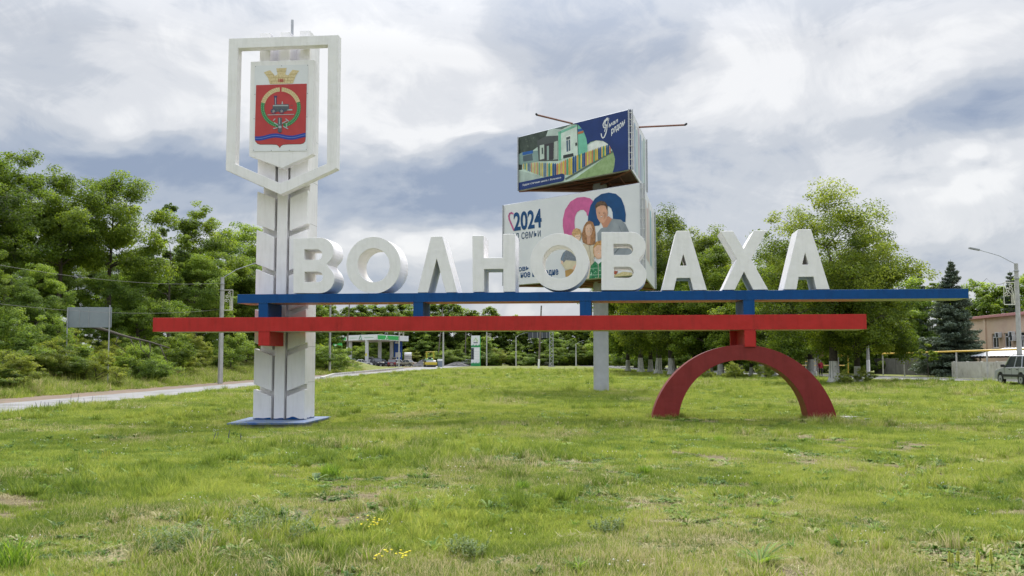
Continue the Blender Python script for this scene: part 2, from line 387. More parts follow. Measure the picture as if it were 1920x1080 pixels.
# beams
zr1, zr0, zb1, zb0 = 3.079, 2.643, 3.791, 3.518
def beam(name, x0, x1, z0, z1, m, nseg):
    b = MB(); w = (x1-x0)/nseg
    b.add([(x0, 0, z0), (x1, 0, z0), (x1, BT, z0), (x0, BT, z0), (x0, 0, z1), (x1, 0, z1), (x1, BT, z1), (x0, BT, z1)],
          [(4, 5, 6, 7), (0, 1, 5, 4), (1, 2, 6, 5), (2, 3, 7, 6), (3, 0, 4, 7)])
    b.add([(x0, 0, z0), (x1, 0, z0), (x1, BT, z0), (x0, BT, z0)], [(3, 2, 1, 0)], 1)
    o = b.build(name, [m, UNDER], sign, bevel=.008)
    # the sheet metal is lapped: thin raised seams across the face
    for i in range(1, nseg):
        x = x0+w*i+.05*math.sin(i*5.1)
        MB().box(x-.016, x+.016, -.006, .01, z0+.012, z1-.012).build('sheet_seam', m, o)
    return o
red = beam('red_beam', -11.29, 10.303, zr0, zr1, RED, 11)
blue = beam('blue_beam', -8.568, 13.154, zb0, zb1, BLUE, 11)
# short uprights between and under the beams
def upright(name, pxl, pxr, py, z0, z1, m, t1=BT-.03, skew=0, t0=.012):
    xl = sp(pxl, py, t0)[0]; xr = sp(pxr, py, t0)[0]
    b = MB(); b.add([(xl, t0, z0), (xr, t0, z0), (xr+skew, t1, z0), (xl+skew, t1, z0), (xl, t0, z1), (xr, t0, z1), (xr+skew, t1, z1), (xl+skew, t1, z1)],
                    [(3, 2, 1, 0), (4, 5, 6, 7), (0, 1, 5, 4), (1, 2, 6, 5), (2, 3, 7, 6), (3, 0, 4, 7)])
    return b.build(name, m, sign, bevel=.006)
for l, r, sk in ((775, 793, 0), (1087, 1108.5, 0), (1394, 1415, -.1)): upright('blue_upright', l, r, 578, zr1-.003, zb0+.003, BLUE, skew=sk)
upright('blue_upright', 484.5, 502, 578, zr1-.003, zb0+.003, BLUE, 1.30)
xl = sp(484, 640, .012)[0]; xr = sp(505, 640, .012)[0]; zb = sp(495, 648, .012)[1]
MB().box(xl, xr, .012, 1.36, zb, zr0+.003).build('red_bracket', RED, sign, bevel=.006)
ztop = sp(1396, 646.5, .1)[1]
upright('red_upright', 1396, 1417, 632, ztop-.06, zr0+.003, RED, 1.10, -.12)
xa = sp(1369, 632, 1.11)[0]; xb = sp(1418, 632, 1.11)[0]
MB().box(xa, xb, 1.112, 1.20, ztop-.06, zr0-.004).build('red_back_plate', RED, sign, bevel=.006)
# half ring
def circ3(l, r, topy, boty):
    (x0, z0), (x1, _), (_, z1) = sp(l, boty, .05), sp(r, boty, .05), sp((l+r)/2, topy, .05)
    c = (x0+x1)/2; h = (x1-x0)/2; s_ = z1-z0; R = (h*h+s_*s_)/(2*s_); a = math.asin(min(1, h/R))
    if s_ > h: a = math.pi-a
    return c, z1-R, R, a
co_, czo, Ro, ao = circ3(1221, 1571.5, 646.5, 790); ci_, czi, Ri, ai = circ3(1272.5, 1516.5, 674.8, 790)
outer = [(co_+Ro*math.sin(-ao+2*ao*i/48), czo+Ro*math.cos(-ao+2*ao*i/48)) for i in range(49)]
inner = [(ci_+Ri*math.sin(ai-2*ai*i/48), czi+Ri*math.cos(ai-2*ai*i/48)) for i in range(49)]
zlow = -.25
ring = [(outer[0][0], zlow)]+outer+[(outer[-1][0], zlow), (inner[0][0], zlow)]+inner+[(inner[-1][0], zlow)]
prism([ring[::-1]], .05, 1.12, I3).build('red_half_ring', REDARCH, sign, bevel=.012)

# letters
def letter(loops, name='letter'):
    t0 = .03
    L2 = [PX(L, t0) for L in loops]
    L2[0] = [(x, max(z, zb1-.003)) for x, z in L2[0]]
    def fix(L, ccw):
        a = sum(L[i][0]*L[(i+1) % len(L)][1]-L[(i+1) % len(L)][0]*L[i][1] for i in range(len(L)))
        return L if (a > 0) == ccw else L[::-1]
    L2 = [fix(L, i == 0) for i, L in enumerate(L2)]
    return prism(L2, t0, BT-.02, I3).build(name, WHITE, sign, bevel=.010)
def pill(x0, x1, y0, y1):                        # counter with a rounded right end
    r = (y1-y0)/2; return [(x0, y1), (x0, y0), (x1-r, y0)]+arc(x1-r, (y0+y1)/2, r, r, -90, 90, 8)[1:]
def ve(l, xw1, xw2, t, b, mid, h1, h2, notchx, sl=0):
    ru = (mid-t)/2*1.0; cy1 = (t+mid)/2; rl = (b-mid)/2; cy2 = (mid+b)/2
    up = arc(xw1-ru*1.02, cy1, ru*1.02, ru, -90, 50, 12); lo = arc(xw2-rl*1.02, cy2, rl*1.02, rl, -50, 90, 12)
    return [[(l, t+sl), *up, (notchx, mid), *lo, (l, b)], pill(*h1), pill(*h2)]
letter(ve(550, 625.7, 626.8, 445.3, 549.8, 496, (570.5, 604, 467.8, 487), (571, 605.5, 509.6, 528.6), 612.8, 1.4))
def oh(cx, cy, rx, ry, ix, iy):
    return [arc(cx, cy, rx, ry, 0, 360, 56)[:-1], arc(cx, cy, ix, iy, 0, 360, 44)[:-1]]
letter(oh(700.3, 497.2, 51, 53.3, 30.2, 32))
letter([[(808, 443.3), (829.4, 443), (857.5, 548.2), (836, 548.4), (818.7, 484.6), (802.5, 548.4), (782.3, 548.6)]])
letter([[(885.6, 441.6), (906.9, 441.4), (906.9, 483.5), (943.2, 483), (943.2, 438.9), (966.2, 438.7), (966.2, 547), (943.6, 547.2), (943.6, 504.4), (907.6, 504.8), (907.6, 547.3), (886.4, 547.5)]])
letter(oh(1049, 491.2, 54.7, 53.6, 31.6, 31.4))
letter(ve(1127.6, 1210.8, 1212.4, 435.0, 544.2, 488.9, (1150.2, 1187, 457.4, 478), (1151, 1188.2, 500.6, 520.8), 1197, .2))
letter([[(1268.3, 432.9), (1292.3, 432.8), (1325.4, 543.9), (1300.2, 544.1), (1294.2, 521.3), (1268.6, 521.4), (1263.4, 544.2), (1240.6, 544.3)], [(1281.2, 476.6), (1287.8, 498), (1275, 498.1)]])
letter([[(1351, 433.2), (1374.4, 433), (1394.4, 466.2), (1413.7, 432.2), (1437.5, 432), (1408.5, 486.5), (1440.3, 543), (1412.5, 543.2), (1395, 509.4), (1378, 543.4), (1354.3, 543.5), (1382, 486)]])
letter([[(1496.2, 430), (1520.7, 429.8), (1555.8, 542.4), (1530.7, 542.6), (1525.2, 519), (1497.6, 519.2), (1493.7, 542.7), (1469.3, 542.8)], [(1509.6, 474.3), (1516, 496), (1504, 496.1)]])

# tower --------------------------------------------------------------
TT = 1.30                                        # front of the tower's slabs
def tx(px): return sp(px, 785, TT)[0]
def tz(py): return sp(522, py, TT)[1]
base_z = tz(786)
topz = tz(64)
xl, xr = tx(474), tx(570.5); g0, g1 = tx(507.8), tx(512.8); g2, g3 = tx(532.0), tx(536.6)
tower = MB().box(xl+.10, xr-.02, TT+.30, TT+1.12, base_z-.1, tz(116)).build('tower_core', TOWERW, sign, bevel=.012)
for zz in (1.05, 2.2, 4.7, 6.2, 7.6, 9.0):                                             # casting joints on the side
    MB().box(xr-.021, xr-.017, TT+.22, TT+1.10, zz, zz+.018).build('casting_joint', pm('joint_grey', (.55, .55, .53), (.45, .45, .44)), tower)
MB().box(xl+.20, xr-.02, TT+.70, TT+1.10, tz(116)-.02, tz(70)).build('tower_top', TOWERW, sign, bevel=.012)
rib = MB().box(g1, g2, TT, TT+.32, base_z, tz(292)).build('tower_rib', TOWERW, sign, bevel=.012)
mz = tz(112)
for a, b, yt in ((487, 506, 61.5), (524.3, 543.3, 60), (561.6, 581, 57.5)):            # three merlons above the crest
    z1 = sp((a+b)/2, yt, TT)[1]
    MB().box(sp(a, 100, TT)[0], sp(b, 100, TT)[0], TT+.002, TT+.86, mz-.5, z1).build('merlon', TOWERW, sign, bevel=.012)
sxp = sp(548, 50, TT+.5)
MB().cyl((sxp[0], TT+.5, tz(75)), (sxp[0], TT+.5, sp(548, 37.5, TT+.5)[1]), .045, 10).build('lightning_rod', STEEL, sign)
rows = [(282, 345.5), (358, 420), (430.5, 494.5), (504, 569), (579.5, 642.5), (653.5, 720), (730, 800)]
for k, (ya, yb) in enumerate(rows):
    for sd in (0, 1):
        xo, xi = (xl, g0) if sd == 0 else (xr, g3)
        dz_ = .23
        zt, zb_ = tz(ya), tz(yb)
        P4 = [(xo, zt), (xi, zt-dz_), (xi, zb_-dz_), (xo, zb_)]
        if k == len(rows)-1: P4 = [(xo, zt), (xi, zt-dz_), (xi, base_z), (xo, base_z)]
        if k == 0: P4 = [(xo, tz(118)), (xi, tz(118)), (xi, zb_-dz_), (xo, zb_)]
        if sd == 0: P4 = P4[::-1]
        a = sum(P4[i][0]*P4[(i+1) % 4][1]-P4[(i+1) % 4][0]*P4[i][1] for i in range(4))
        if a < 0: P4 = P4[::-1]
        prism([P4], TT+.004*(k % 2), TT+.315, I3).build('slab', TOWERW, sign, bevel=.014)
# open shield-shaped frame
FT = .80
o5 = PX([(429, 72), (634.5, 65.3), (631.3, 315.5), (526, 365), (423, 319)], FT); i5 = PX([(446.3, 90.5), (614.8, 84), (612.7, 306.8), (525.5, 343.5), (441, 307)], FT)
prism([o5[::-1], i5], FT, FT+.34, I3).build('shield_frame', TOWERW, sign, bevel=.012)
for px, py in ((500, 80), (566, 78)):
    x, z = sp(px, py, FT); MB().box(x-.12, x+.12, FT+.33, TT+.02, z-.1, z+.1).build('frame_bracket', TOWERW, sign)
# crest panel
CT = .98
cp5 = PX([(470, 115.5), (588.8, 111.8), (587, 288.5), (528.3, 315), (466.8, 292)], CT)
crest = prism([cp5[::-1]], CT, TT+.012, I3).build('crest_panel', TOWERW, sign, bevel=.010)
def decal(name, px, lay, m, parent=crest, t=CT):
    tt = t-.012-.004*lay; L = PX(px, tt)
    a = sum(L[i][0]*L[(i+1) % len(L)][1]-L[(i+1) % len(L)][0]*L[i][1] for i in range(len(L)))
    if a < 0: L = L[::-1]
    return prism([L], tt, tt+.0035, I3).build(name, m, parent)
def z6(x, y): return (470+x/5.685, 110+y/5.685)    # coordinates measured on an enlargement of the crest
sheet_m = pm('white_print_sheet', (.74, .75, .77), (.69, .70, .72), 1.5, .4)
decal('print_sheet', [z6(45, 75), z6(612, 62), z6(598, 982), z6(22, 990)], 0, sheet_m)
for q in ((52, 84), (330, 76), (606, 70), (45, 380), (605, 370), (36, 640), (600, 620), (30, 975), (220, 978), (410, 976), (592, 968)):
    c = z6(*q); decal('rivet', arc(c[0], c[1], .8, .8, 0, 360, 8)[:-1], 1, flat('rivet_grey', (.25, .25, .26), .4))
CR = pm('crest_red', hx('b8403f'), hx('ad3839'), 3, .4)
sh = [z6(58, 282), z6(597, 266), z6(585, 850)]+[z6(*p) for p in ((580, 880), (560, 900), (530, 908), (400, 910), (345, 915), (322, 928), (308, 948), (294, 928), (275, 915), (220, 912), (100, 912), (70, 903), (48, 878), (43, 850))]
decal('shield_edge', [(x+.25, y+.7) for x, y in sh], 1, flat('crest_shadow_line', (.12, .05, .07), .5))
decal('shield', sh, 2, CR)
GOLD = pm('crest_gold', hx('dccb9e'), hx('c6b082'), 20, .45); GOLDD = flat('crest_gold_line', hx('b7a274'), .5)
crown = [(140, 145), (205, 122), (232, 150), (258, 182), (285, 170), (285, 150), (272, 102), (383, 98), (372, 148), (370, 168), (402, 180), (418, 150), (445, 118), (517, 128), (480, 180), (450, 262), (325, 268), (205, 270), (185, 205)]
decal('crown', [z6(*p) for p in crown], 2, GOLD)
for ln in (((186, 205), (462, 198)), ((200, 240), (452, 234)), ((168, 170), (240, 165)), ((420, 165), (492, 160)), ((276, 135), (380, 131))):
    (x0, y0), (x1, y1) = ln; decal('crown_line', [z6(x0, y0-2), z6(x1, y1-2), z6(x1, y1+2), z6(x0, y0+2)], 3, GOLDD)
for x, y0, y1 in ((245, 170, 205), (300, 170, 205), (400, 172, 205), (262, 205, 240), (395, 205, 238), (225, 242, 268), (425, 238, 262), (325, 100, 132)):
    decal('crown_line', [z6(x-2, y0), z6(x+2, y0), z6(x+2, y1), z6(x-2, y1)], 3, GOLDD)
def decal_text(s, x0, y0, x1, y1, lay, m, parent, zf, name, **k):
    V, Fc = text_geo(s, **k); tt = CT-.012-.004*lay; mb = MB()
    vs = []
    for u, v in V:
        x, z = sp(*zf(x0+(x1-x0)*u, y1+(y0-y1)*v), tt); vs.append((x, tt, z))
    mb.add(vs, Fc); return mb.build(name, m, parent)
decal_text('1881', 294, 212, 358, 250, 4, CR, crest, z6, 'year_number', offset=.02)
# wreath
def ringseg(cx, cy, r0, r1, ya, a0, a1, n): 
    return [(cx+r1*math.cos(rad(a0+(a1-a0)*i/n)), cy-ya*r1*math.sin(rad(a0+(a1-a0)*i/n))) for i in range(n+1)] + [(cx+r0*math.cos(rad(a1-(a1-a0)*i/n)), cy-ya*r0*math.sin(rad(a1-(a1-a0)*i/n))) for i in range(n+1)]
WX, WY = 320, 520
decal('wreath_wheat', [z6(*p) for p in ringseg(WX, WY, 172, 216, .99, 17, 87, 16)], 3, GOLD); decal('wreath_wheat', [z6(*p) for p in ringseg(WX, WY, 172, 216, .99, 93, 165, 16)], 3, GOLD)
GRN = pm('crest_green', hx('2f7d4d'), hx('236a3c'), 30, .5); GRNL = flat('crest_green_light', hx('6fb07c'), .5)
decal('wreath_laurel', [z6(*p) for p in ringseg(WX, WY, 174, 214, 1.0, 165, 262, 20)], 3, GRN); decal('wreath_laurel', [z6(*p) for p in ringseg(WX, WY, 174, 214, 1.0, 278, 377, 20)], 3, GRN)
for side in (0, 1):
    for i in range(16):
        a = (168+i*5.7) if side == 0 else (372-i*5.7); a = rad(a)
        for rr, tw in ((184, .5), (204, -.5)):
            cx, cy = WX+rr*math.cos(a), WY-rr*math.sin(a); d = a+math.pi/2*(1 if side == 0 else -1)+tw*(1 if side == 0 else -1)
            ux, uy = math.cos(d), -math.sin(d)
            decal('laurel_leaf', [z6(cx-ux*13, cy-uy*13), z6(cx-uy*5, cy+ux*5), z6(cx+ux*13, cy+uy*13), z6(cx+uy*5, cy-ux*5)], 4, GRNL)
    for i in range(11):
        a = rad((22+i*6.0) if side == 0 else (96+i*6.2))
        decal('wheat_line', [z6(WX+176*math.cos(a), WY-176*math.sin(a)), z6(WX+178*math.cos(a+.02), WY-178*math.sin(a+.02)), z6(WX+213*math.cos(a+.07), WY-213*math.sin(a+.07)), z6(WX+213*math.cos(a+.05), WY-213*math.sin(a+.05))], 4, GOLDD)
GM = pm('crest_gunmetal', hx('5d656b'), hx('474f55'), 25, .4); GML = flat('crest_grey_light', hx('a9b0b2'), .4); NAVY = flat('crest_navy', hx('3c3f66'), .5)
R4 = lambda x0, y0, x1, y1: [z6(x0, y0), z6(x1, y0), z6(x1, y1), z6(x0, y1)]
# steam engine
decal('engine_boiler', [z6(232, 500), z6(262, 488), z6(405, 484), z6(410, 520), z6(405, 545), z6(236, 548)], 4, GM)
decal('engine_boiler_light', R4(240, 494, 400, 506), 5, GML)
decal('engine_chimney', [z6(254, 490), z6(252, 415), z6(246, 396), z6(282, 394), z6(277, 415), z6(275, 490)], 4, NAVY); decal('engine_chimney_light', R4(261, 415, 268, 488), 5, GML)
decal('engine_dome', [z6(330, 486), z6(332, 462), z6(337, 450), z6(342, 462), z6(344, 486)], 4, GML)
decal('engine_platform', R4(385, 538, 444, 552), 4, GML); decal('engine_rail', R4(428, 495, 446, 499), 4, GM)
decal('engine_frame', [z6(210, 545), z6(395, 540), z6(380, 562), z6(225, 566)], 4, GM)
for cx, r in ((243, 28), (330, 26)):
    decal('engine_wheel', [z6(*p) for p in ringseg(cx, 560, r-7, r, 1, 0, 360, 18)], 5, NAVY)
    for a in (20, 80, 140): decal('engine_spoke', [z6(cx+(r-6)*math.cos(rad(a))*s_-2*math.sin(rad(a))*q, 560+(r-6)*math.sin(rad(a))*s_+2*math.cos(rad(a))*q) for s_, q in ((1, 1), (1, -1), (-1, -1), (-1, 1))], 5, GML)
decal('ground_line', [z6(180, 596), z6(462, 590), z6(462, 597), z6(180, 603)], 4, GML)
# machine emblem below
decal('drill_body', R4(290, 628, 332, 780), 5, GM); decal('drill_tip', [z6(294, 780), z6(328, 780), z6(318, 790), z6(306, 790)], 5, NAVY); decal('drill_light', R4(303, 632, 312, 700), 6, GML)
decal('drill_hub', [z6(*p) for p in arc(311, 728, 18, 14, 0, 360, 12)[:-1]], 6, GML)
for q in (((250, 680), (300, 715)), ((335, 690), (385, 662)), ((242, 745), (285, 735)), ((345, 720), (398, 748)), ((240, 660), (262, 640)), ((372, 640), (405, 668)), ((380, 690), (384, 730))):
    (x0, y0), (x1, y1) = q; L_ = math.hypot(x1-x0, y1-y0); nx_, ny_ = -(y1-y0)/L_*5, (x1-x0)/L_*5
    decal('drill_arm', [z6(x0+nx_, y0+ny_), z6(x1+nx_, y1+ny_), z6(x1-nx_, y1-ny_), z6(x0-nx_, y0-ny_)], 5, GML)
CB = flat('crest_blue', hx('26409a'), .4); CBL = flat('crest_blue_light', hx('5e76bd'), .4)
def wave(y0, h, m, lay, x0, x1, name):
    n = 40; top = []; bot = []
    for i in range(n+1):
        x = x0+(x1-x0)*i/n; y = y0-.025*(x-45)+14*math.sin((x-120)/540*2*math.pi*1.55+2.2)
        top.append(z6(x, y-h/2)); bot.append(z6(x, y+h/2))
    decal(name, top+bot[::-1], lay, m)
wave(838, 44, CB, 3, 46, 585, 'blue_wave'); wave(838, 9, CBL, 4, 46, 585, 'light_wave')

# crumbling concrete at the right foot of the half ring
fb = MB(); rq = np.random.RandomState(4)
for i in range(9):
    s_ = rq.uniform(.05, .16); x_ = outer[-1][0]+rq.uniform(.02, .75); y_ = rq.uniform(-.1, 1.3); fb.box(x_-s_*1.5, x_+s_*1.5, y_-s_, y_+s_, -.2, rq.uniform(.04, .10))
tag(fb.build('broken_footing', CONC, sign, bevel=.02), kind='stuff')
# plinth
pl = [at_z(425, 793.5, base_z-.01), at_z(571, 792.5, base_z-.01), at_z(624, 780.5, base_z-.01), at_z(470, 781.5, base_z-.01)]
Mi = Matrix.Rotation(SA, 4, 'Z') @ Matrix.Translation((0, -SD, 0))
P3 = [Mi @ Vector((p.x, p.y, 0)) for p in pl]
zp = base_z-.012
PLB = pm('worn_blue_plinth_paint', hx('4f678a'), hx('6d747d'), 3, .7, .3, 20, c3=hx('27508f'), s3=2.2, t3=(.52, .64))
lp = [(p.x, p.y) for p in P3]
prism([lp], zp-.05, zp, lambda x, y, t: (x, y, t)).build('plinth_cap', [PLB], sign)
cxm = sum(p[0] for p in lp)/4; cym = sum(p[1] for p in lp)/4
prism([[(cxm+(x-cxm)*.93, cym+(y-cym)*.93) for x, y in lp]], zp-.6, zp-.051, lambda x, y, t: (x, y, t)).build('plinth_footing', CONC, sign)
for sgn in (1,):                                                                       # uneven blue paint line at the tower's foot
    mb = MB(); n = 26
    for a0, a1, t in ((xl, g0, TT-.004), (g1, g2, TT-.004), (g3, xr, TT-.004)):
        for i in range(n):
            x0 = a0+(a1-a0)*i/n; x1 = a0+(a1-a0)*(i+1)/n; h0 = .035+.05*float(wob(x0*3, 1.0, 3)); h1 = .035+.05*float(wob(x1*3, 1.0, 3)); h0 = max(h0, .004); h1 = max(h1, .004)
            mb.add([(x0, t, base_z), (x1, t, base_z), (x1, t, base_z+h1), (x0, t, base_z+h0)], [(0, 1, 2, 3)])
    for i in range(n):
        y0 = TT+.2+.9*i/n; y1 = TT+.2+.9*(i+1)/n; x = xr-.015; h0 = max(.004, .04+.06*float(wob(y0*3, 4.0, 3))); h1 = max(.004, .04+.06*float(wob(y1*3, 4.0, 3)))
        mb.add([(x, y0, base_z), (x, y1, base_z), (x, y1, base_z+h1), (x, y0, base_z+h0)], [(0, 1, 2, 3)])
    mb.build('foot_paint', BLUE, sign)
# ------------------------------------------------------------------ two-tier billboard
bbase = at(1127.5, 737, 55.6); bbase = Vector((bbase.x, bbase.y, gzf(bbase.x, bbase.y)))
bill = empty('billboard', bbase, 0, 'two-tier three-sided advertising billboard on a thick grey steel pole behind the letters', 'billboard')
pole_m = pm('grey_painted_pole', (.44, .455, .475), (.36, .37, .39), 1.5, .5, .05, 10, c3=(.22, .22, .23), s3=2.0, t3=(.66, .72))
MB().cyl((0, 0, -.3), (0, 0, 11.9), .43, 28, 0, .40).build('pole', pole_m, bill, smooth=False)
mb = MB()
for i in range(14):
    a = random.uniform(0, 6.28); r = random.uniform(.5, 1.3); x, y = r*math.cos(a)*1.4, r*math.sin(a)-.2; s_ = random.uniform(.08, .22)
    mb.box(x-s_, x+s_, y-s_, y+s_, -.1, random.uniform(.02, .09))
mb.build('broken_footing', CONC, bill, bevel=.02)
def blocal(p): return (p.x-bbase.x, p.y-bbase.y, p.z-bbase.z)
class Panel:
    """a vertical printed face from a to b (world xy), z0..z1; art is placed by where the photo shows it"""
    def __init__(s, a, b, z0, z1):
        s.a = Vector((a[0], a[1], 0)); s.b = Vector((b[0], b[1], 0)); s.d = (s.b-s.a).normalized(); s.n = Vector((s.d.y, -s.d.x, 0)); s.z0, s.z1 = z0, z1
        s.mats = []; s.mb = MB(); s.len = (s.b-s.a).length
    def un(s, px, py, lay):
        o = s.a+s.n*(.012+.0035*lay); d = ray(px, py); k = (o.dot(s.n)-0)/(d.dot(s.n))
        return Vector((d.x*k, d.y*k, EYE+d.z*k))
    def mi(s, m):
        if m not in s.mats: s.mats.append(m)
        return s.mats.index(m)
    def clampz(s, p): 
        q = p.copy(); t = min(max((q-s.a).dot(s.d), .01), s.len-.01); base = s.a+s.d*t+s.n*((q-s.a).dot(s.n))
        return Vector((base.x, base.y, min(max(q.z, s.z0+.01), s.z1-.01)))
    def poly(s, pts, lay, m):
        P = [s.clampz(s.un(x, y, lay)) for x, y in pts]
        tr = tessellate_polygon([P]); s.mb.add([blocal(p) for p in P], tr, s.mi(m))
    def flush(s, name, parent):
        s.mb.build(name, s.mats, parent); s.mb = MB(); s.mats = []
    def text(s, st, BL, BR, TR, TL, lay, m, **k):
        V, Fc = text_geo(st, **k); vs = []
        for u, v in V:
            x = (BL[0]*(1-u)+BR[0]*u)*(1-v)+(TL[0]*(1-u)+TR[0]*u)*v; y = (BL[1]*(1-u)+BR[1]*u)*(1-v)+(TL[1]*(1-u)+TR[1]*u)*v
            vs.append(blocal(s.clampz(s.un(x, y, lay))))
        s.mb.add(vs, Fc, s.mi(m))
    def line(s, pts, w, lay, m):
        for (x0, y0), (x1, y1) in zip(pts[:-1], pts[1:]):
            L = math.hypot(x1-x0, y1-y0) or 1; nx, ny = -(y1-y0)/L*w/2, (x1-x0)/L*w/2; ex, ey = (x1-x0)/L*w*.25, (y1-y0)/L*w*.25
            s.poly([(x0+nx-ex, y0+ny-ey), (x1+nx+ex, y1+ny+ey), (x1-nx+ex, y1-ny+ey), (x0-nx-ex, y0-ny-ey)], lay, m)
def banner_sheet(pn, name, m, parent, label=None):
    """slightly slack vinyl, laced to the frame"""
    nx, nz = 28, 12; V = []; Fc = []
    for j in range(nz+1):
        for i in range(nx+1):
            u, v = i/nx, j/nz; edge = min(1, 6*min(u, 1-u))*min(1, 4*min(v, 1-v))
            off = .004*math.sin(u*31+v*9)*edge
            p = pn.a+pn.d*(pn.len*u)+pn.n*(off+.004); V.append(blocal(Vector((p.x, p.y, pn.z0+(pn.z1-pn.z0)*v))))
    for j in range(nz):
        for i in range(nx): a = j*(nx+1)+i; Fc.append((a, a+1, a+nx+2, a+nx+1))
    b = MB(); b.add(V, Fc); return b.build(name, m, parent, smooth=True, label=label)
def tier(name, L, R, Fp, z0, z1):
    """triangular box: timber floor and roof, steel edge frame and posts"""
    def q(p, z): return blocal(Vector((p[0], p[1], z)))
    cen = Vector(((L[0]+R[0]+Fp[0])/3, (L[1]+R[1]+Fp[1])/3))
    ins = [tuple(cen+(Vector(p)-cen)*.985) for p in (L, R, Fp)]
    b = MB(); b.add([q(p, z0+.03) for p in ins]+[q(p, z1-.03) for p in ins], [(2, 1, 0), (3, 4, 5), (0, 1, 4, 3), (1, 2, 5, 4), (2, 0, 3, 5)])
    box = b.build(name, UNDERBOX, bill)
    for z in (z0, z1):
        for a, c in ((0, 1), (1, 2), (2, 0)):
            MB().tube([q(ins[a], z), q(ins[c], z)], .045, 4).build('edge_rail', STEEL, box)
    for k in range(3):
        d = (Vector(ins[k])-cen).normalized()
        for s_ in (-.10, .10):
            e = Vector(ins[k])+Vector((-d.y, d.x))*s_+d*.04; MB().tube([q(e, z0), q(e, z1)], .045, 6).build('corner_post', STEEL, box)
        for i in range(9):
            z = z0+(z1-z0)*(i+.5)/9; e0 = Vector(ins[k])+Vector((-d.y, d.x))*-.14+d*.06; e1 = Vector(ins[k])+Vector((-d.y, d.x))*.14+d*.06
            MB().tube([q(e0, z), q(e1, z)], .022, 4).build('lacing', flat('white_cord', (.7, .7, .7)), box)
        MB().tube([q(cen, z0-.06), q(ins[k], z0-.02)], .07, 4).build('floor_beam', RUST, box)
        m_ = (Vector(ins[k])+Vector(ins[(k+1) % 3]))/2
        MB().tube([q(cen, z0-.05), q(m_, z0-.02)], .05, 4).build('floor_beam', RUST, box)
        for f in (.33, .66):
            a_ = cen.lerp(Vector(ins[k]), f); c_ = cen.lerp(Vector(ins[(k+1) % 3]), f)
            MB().tube([q(a_, z0-.03), q(c_, z0-.03)], .035, 4).build('floor_beam', RUST, box)
    return box
def XY(px, Y): return (((px-960)/F)*Y/(math.cos(PITCH)), Y)
def xyz(px, py, Y): p = at(px, py, Y); return (p.x, p.y)
# --- upper tier
uL, uR, uF = xyz(971.5, 300, 57.7), xyz(1183, 260, 51.2), xyz(1211, 300, 58.3)
uz1 = at(1181, 205, 51.2).z; uz0 = at(971, 358, 57.7).z
ubox = tier('upper_box', uL, uR, uF, uz0, uz1)
NV = pm('navy_vinyl', hx('1f3a78'), hx('1a3268'), .8, .35, .25, 2.0)
upn = Panel(uL, uR, uz0, uz1)
ub = banner_sheet(upn, 'upper_banner', NV, ubox)
def zu(*p): return [(960+x/6.354, 200+y/6.354) for x, y in p]
C = lambda h: pm('print_'+h, hx(h), tuple(v*.72 for v in hx(h)), 2.2, .4, .12, 2.5, lo=.32, hi=.72)
upn.poly(zu((60, 350), (880, 150), (1240, 400), (1240, 790), (70, 1030)), 0, C('cfe3d6'))
TREEP = pm('print_dark_foliage', hx('4a554b'), hx('2f3a33'), 2.5, .4, c3=hx('7f8c7c'), s3=6, t3=(.6, .7))
upn.poly(zu((66, 360), (440, 270), (410, 345), (330, 460), (250, 520), (120, 545), (66, 575)), 1, TREEP)
upn.poly(zu((72, 575), (120, 545), (330, 520), (330, 650), (120, 690), (72, 700)), 1, C('8fa9a4'))
upn.poly(zu((125, 545), (250, 520), (250, 555), (125, 580)), 2, C('2d67b5')); upn.poly(zu((130, 590), (240, 560), (250, 640), (135, 655)), 2, C('5a6a72'))
upn.poly(zu((75, 690), (120, 690), (120, 750), (78, 755)), 2, C('3a423d'))
upn.poly(zu((78, 760), (340, 825), (330, 850), (80, 915)), 1, C('b9c9bf'))
upn.poly(zu((430, 275), (500, 250), (690, 195), (590, 265), (545, 345), (405, 352)), 2, C('c3d2ca'))
upn.poly(zu((500, 250), (690, 193), (700, 200), (590, 268)), 3, C('6b7d78'))
upn.poly(zu((300, 405), (405, 352), (550, 340), (550, 645), (318, 652)), 2, C('565b5a'))
upn.poly(zu((330, 462), (382, 450), (384, 620), (332, 632)), 3, C('cddccf')); upn.poly(zu((352, 490), (370, 486), (372, 560), (354, 566)), 4, C('4e5a58'))
upn.poly(zu((388, 450), (500, 425), (500, 620), (388, 640)), 3, C('433e43')); upn.poly(zu((500, 420), (545, 405), (545, 625), (490, 632)), 3, C('b8c4b8'))
upn.poly(zu((415, 470), (440, 465), (440, 635), (415, 640)), 4, C('9fb8ae'))
upn.poly(zu((550, 300), (580, 290), (772, 205), (786, 590), (690, 560), (556, 645)), 2, C('dcebe0'))
upn.poly(zu((552, 300), (582, 290), (586, 632), (556, 645)), 3, C('79c9a6'))
upn.poly(zu((572, 292), (768, 212), (770, 236), (575, 322)), 3, C('86cbb0'))
upn.poly(zu((783, 215), (850, 285), (888, 385), (897, 460), (897, 560), (786, 592)), 2, C('7fcdb0'))
upn.line(zu((778, 205), (788, 590)), .9, 4, C('2f4a48'))
upn.poly(zu((640, 355), (698, 335), (702, 530), (644, 552)), 3, C('f0f3ee')); upn.poly(zu((646, 405), (668, 398), (672, 532), (650, 540)), 4, C('5b7486')); upn.poly(zu((674, 396), (692, 390), (696, 522), (678, 530)), 4, C('4f6472')); upn.poly(zu((645, 368), (693, 350), (693, 382), (646, 398)), 4, C('56625f'))
upn.poly(zu((608, 580), (730, 552), (732, 590), (610, 618)), 3, C('343a38')); upn.poly(zu((752, 432), (774, 426), (776, 462), (754, 468)), 4, C('39433f'))
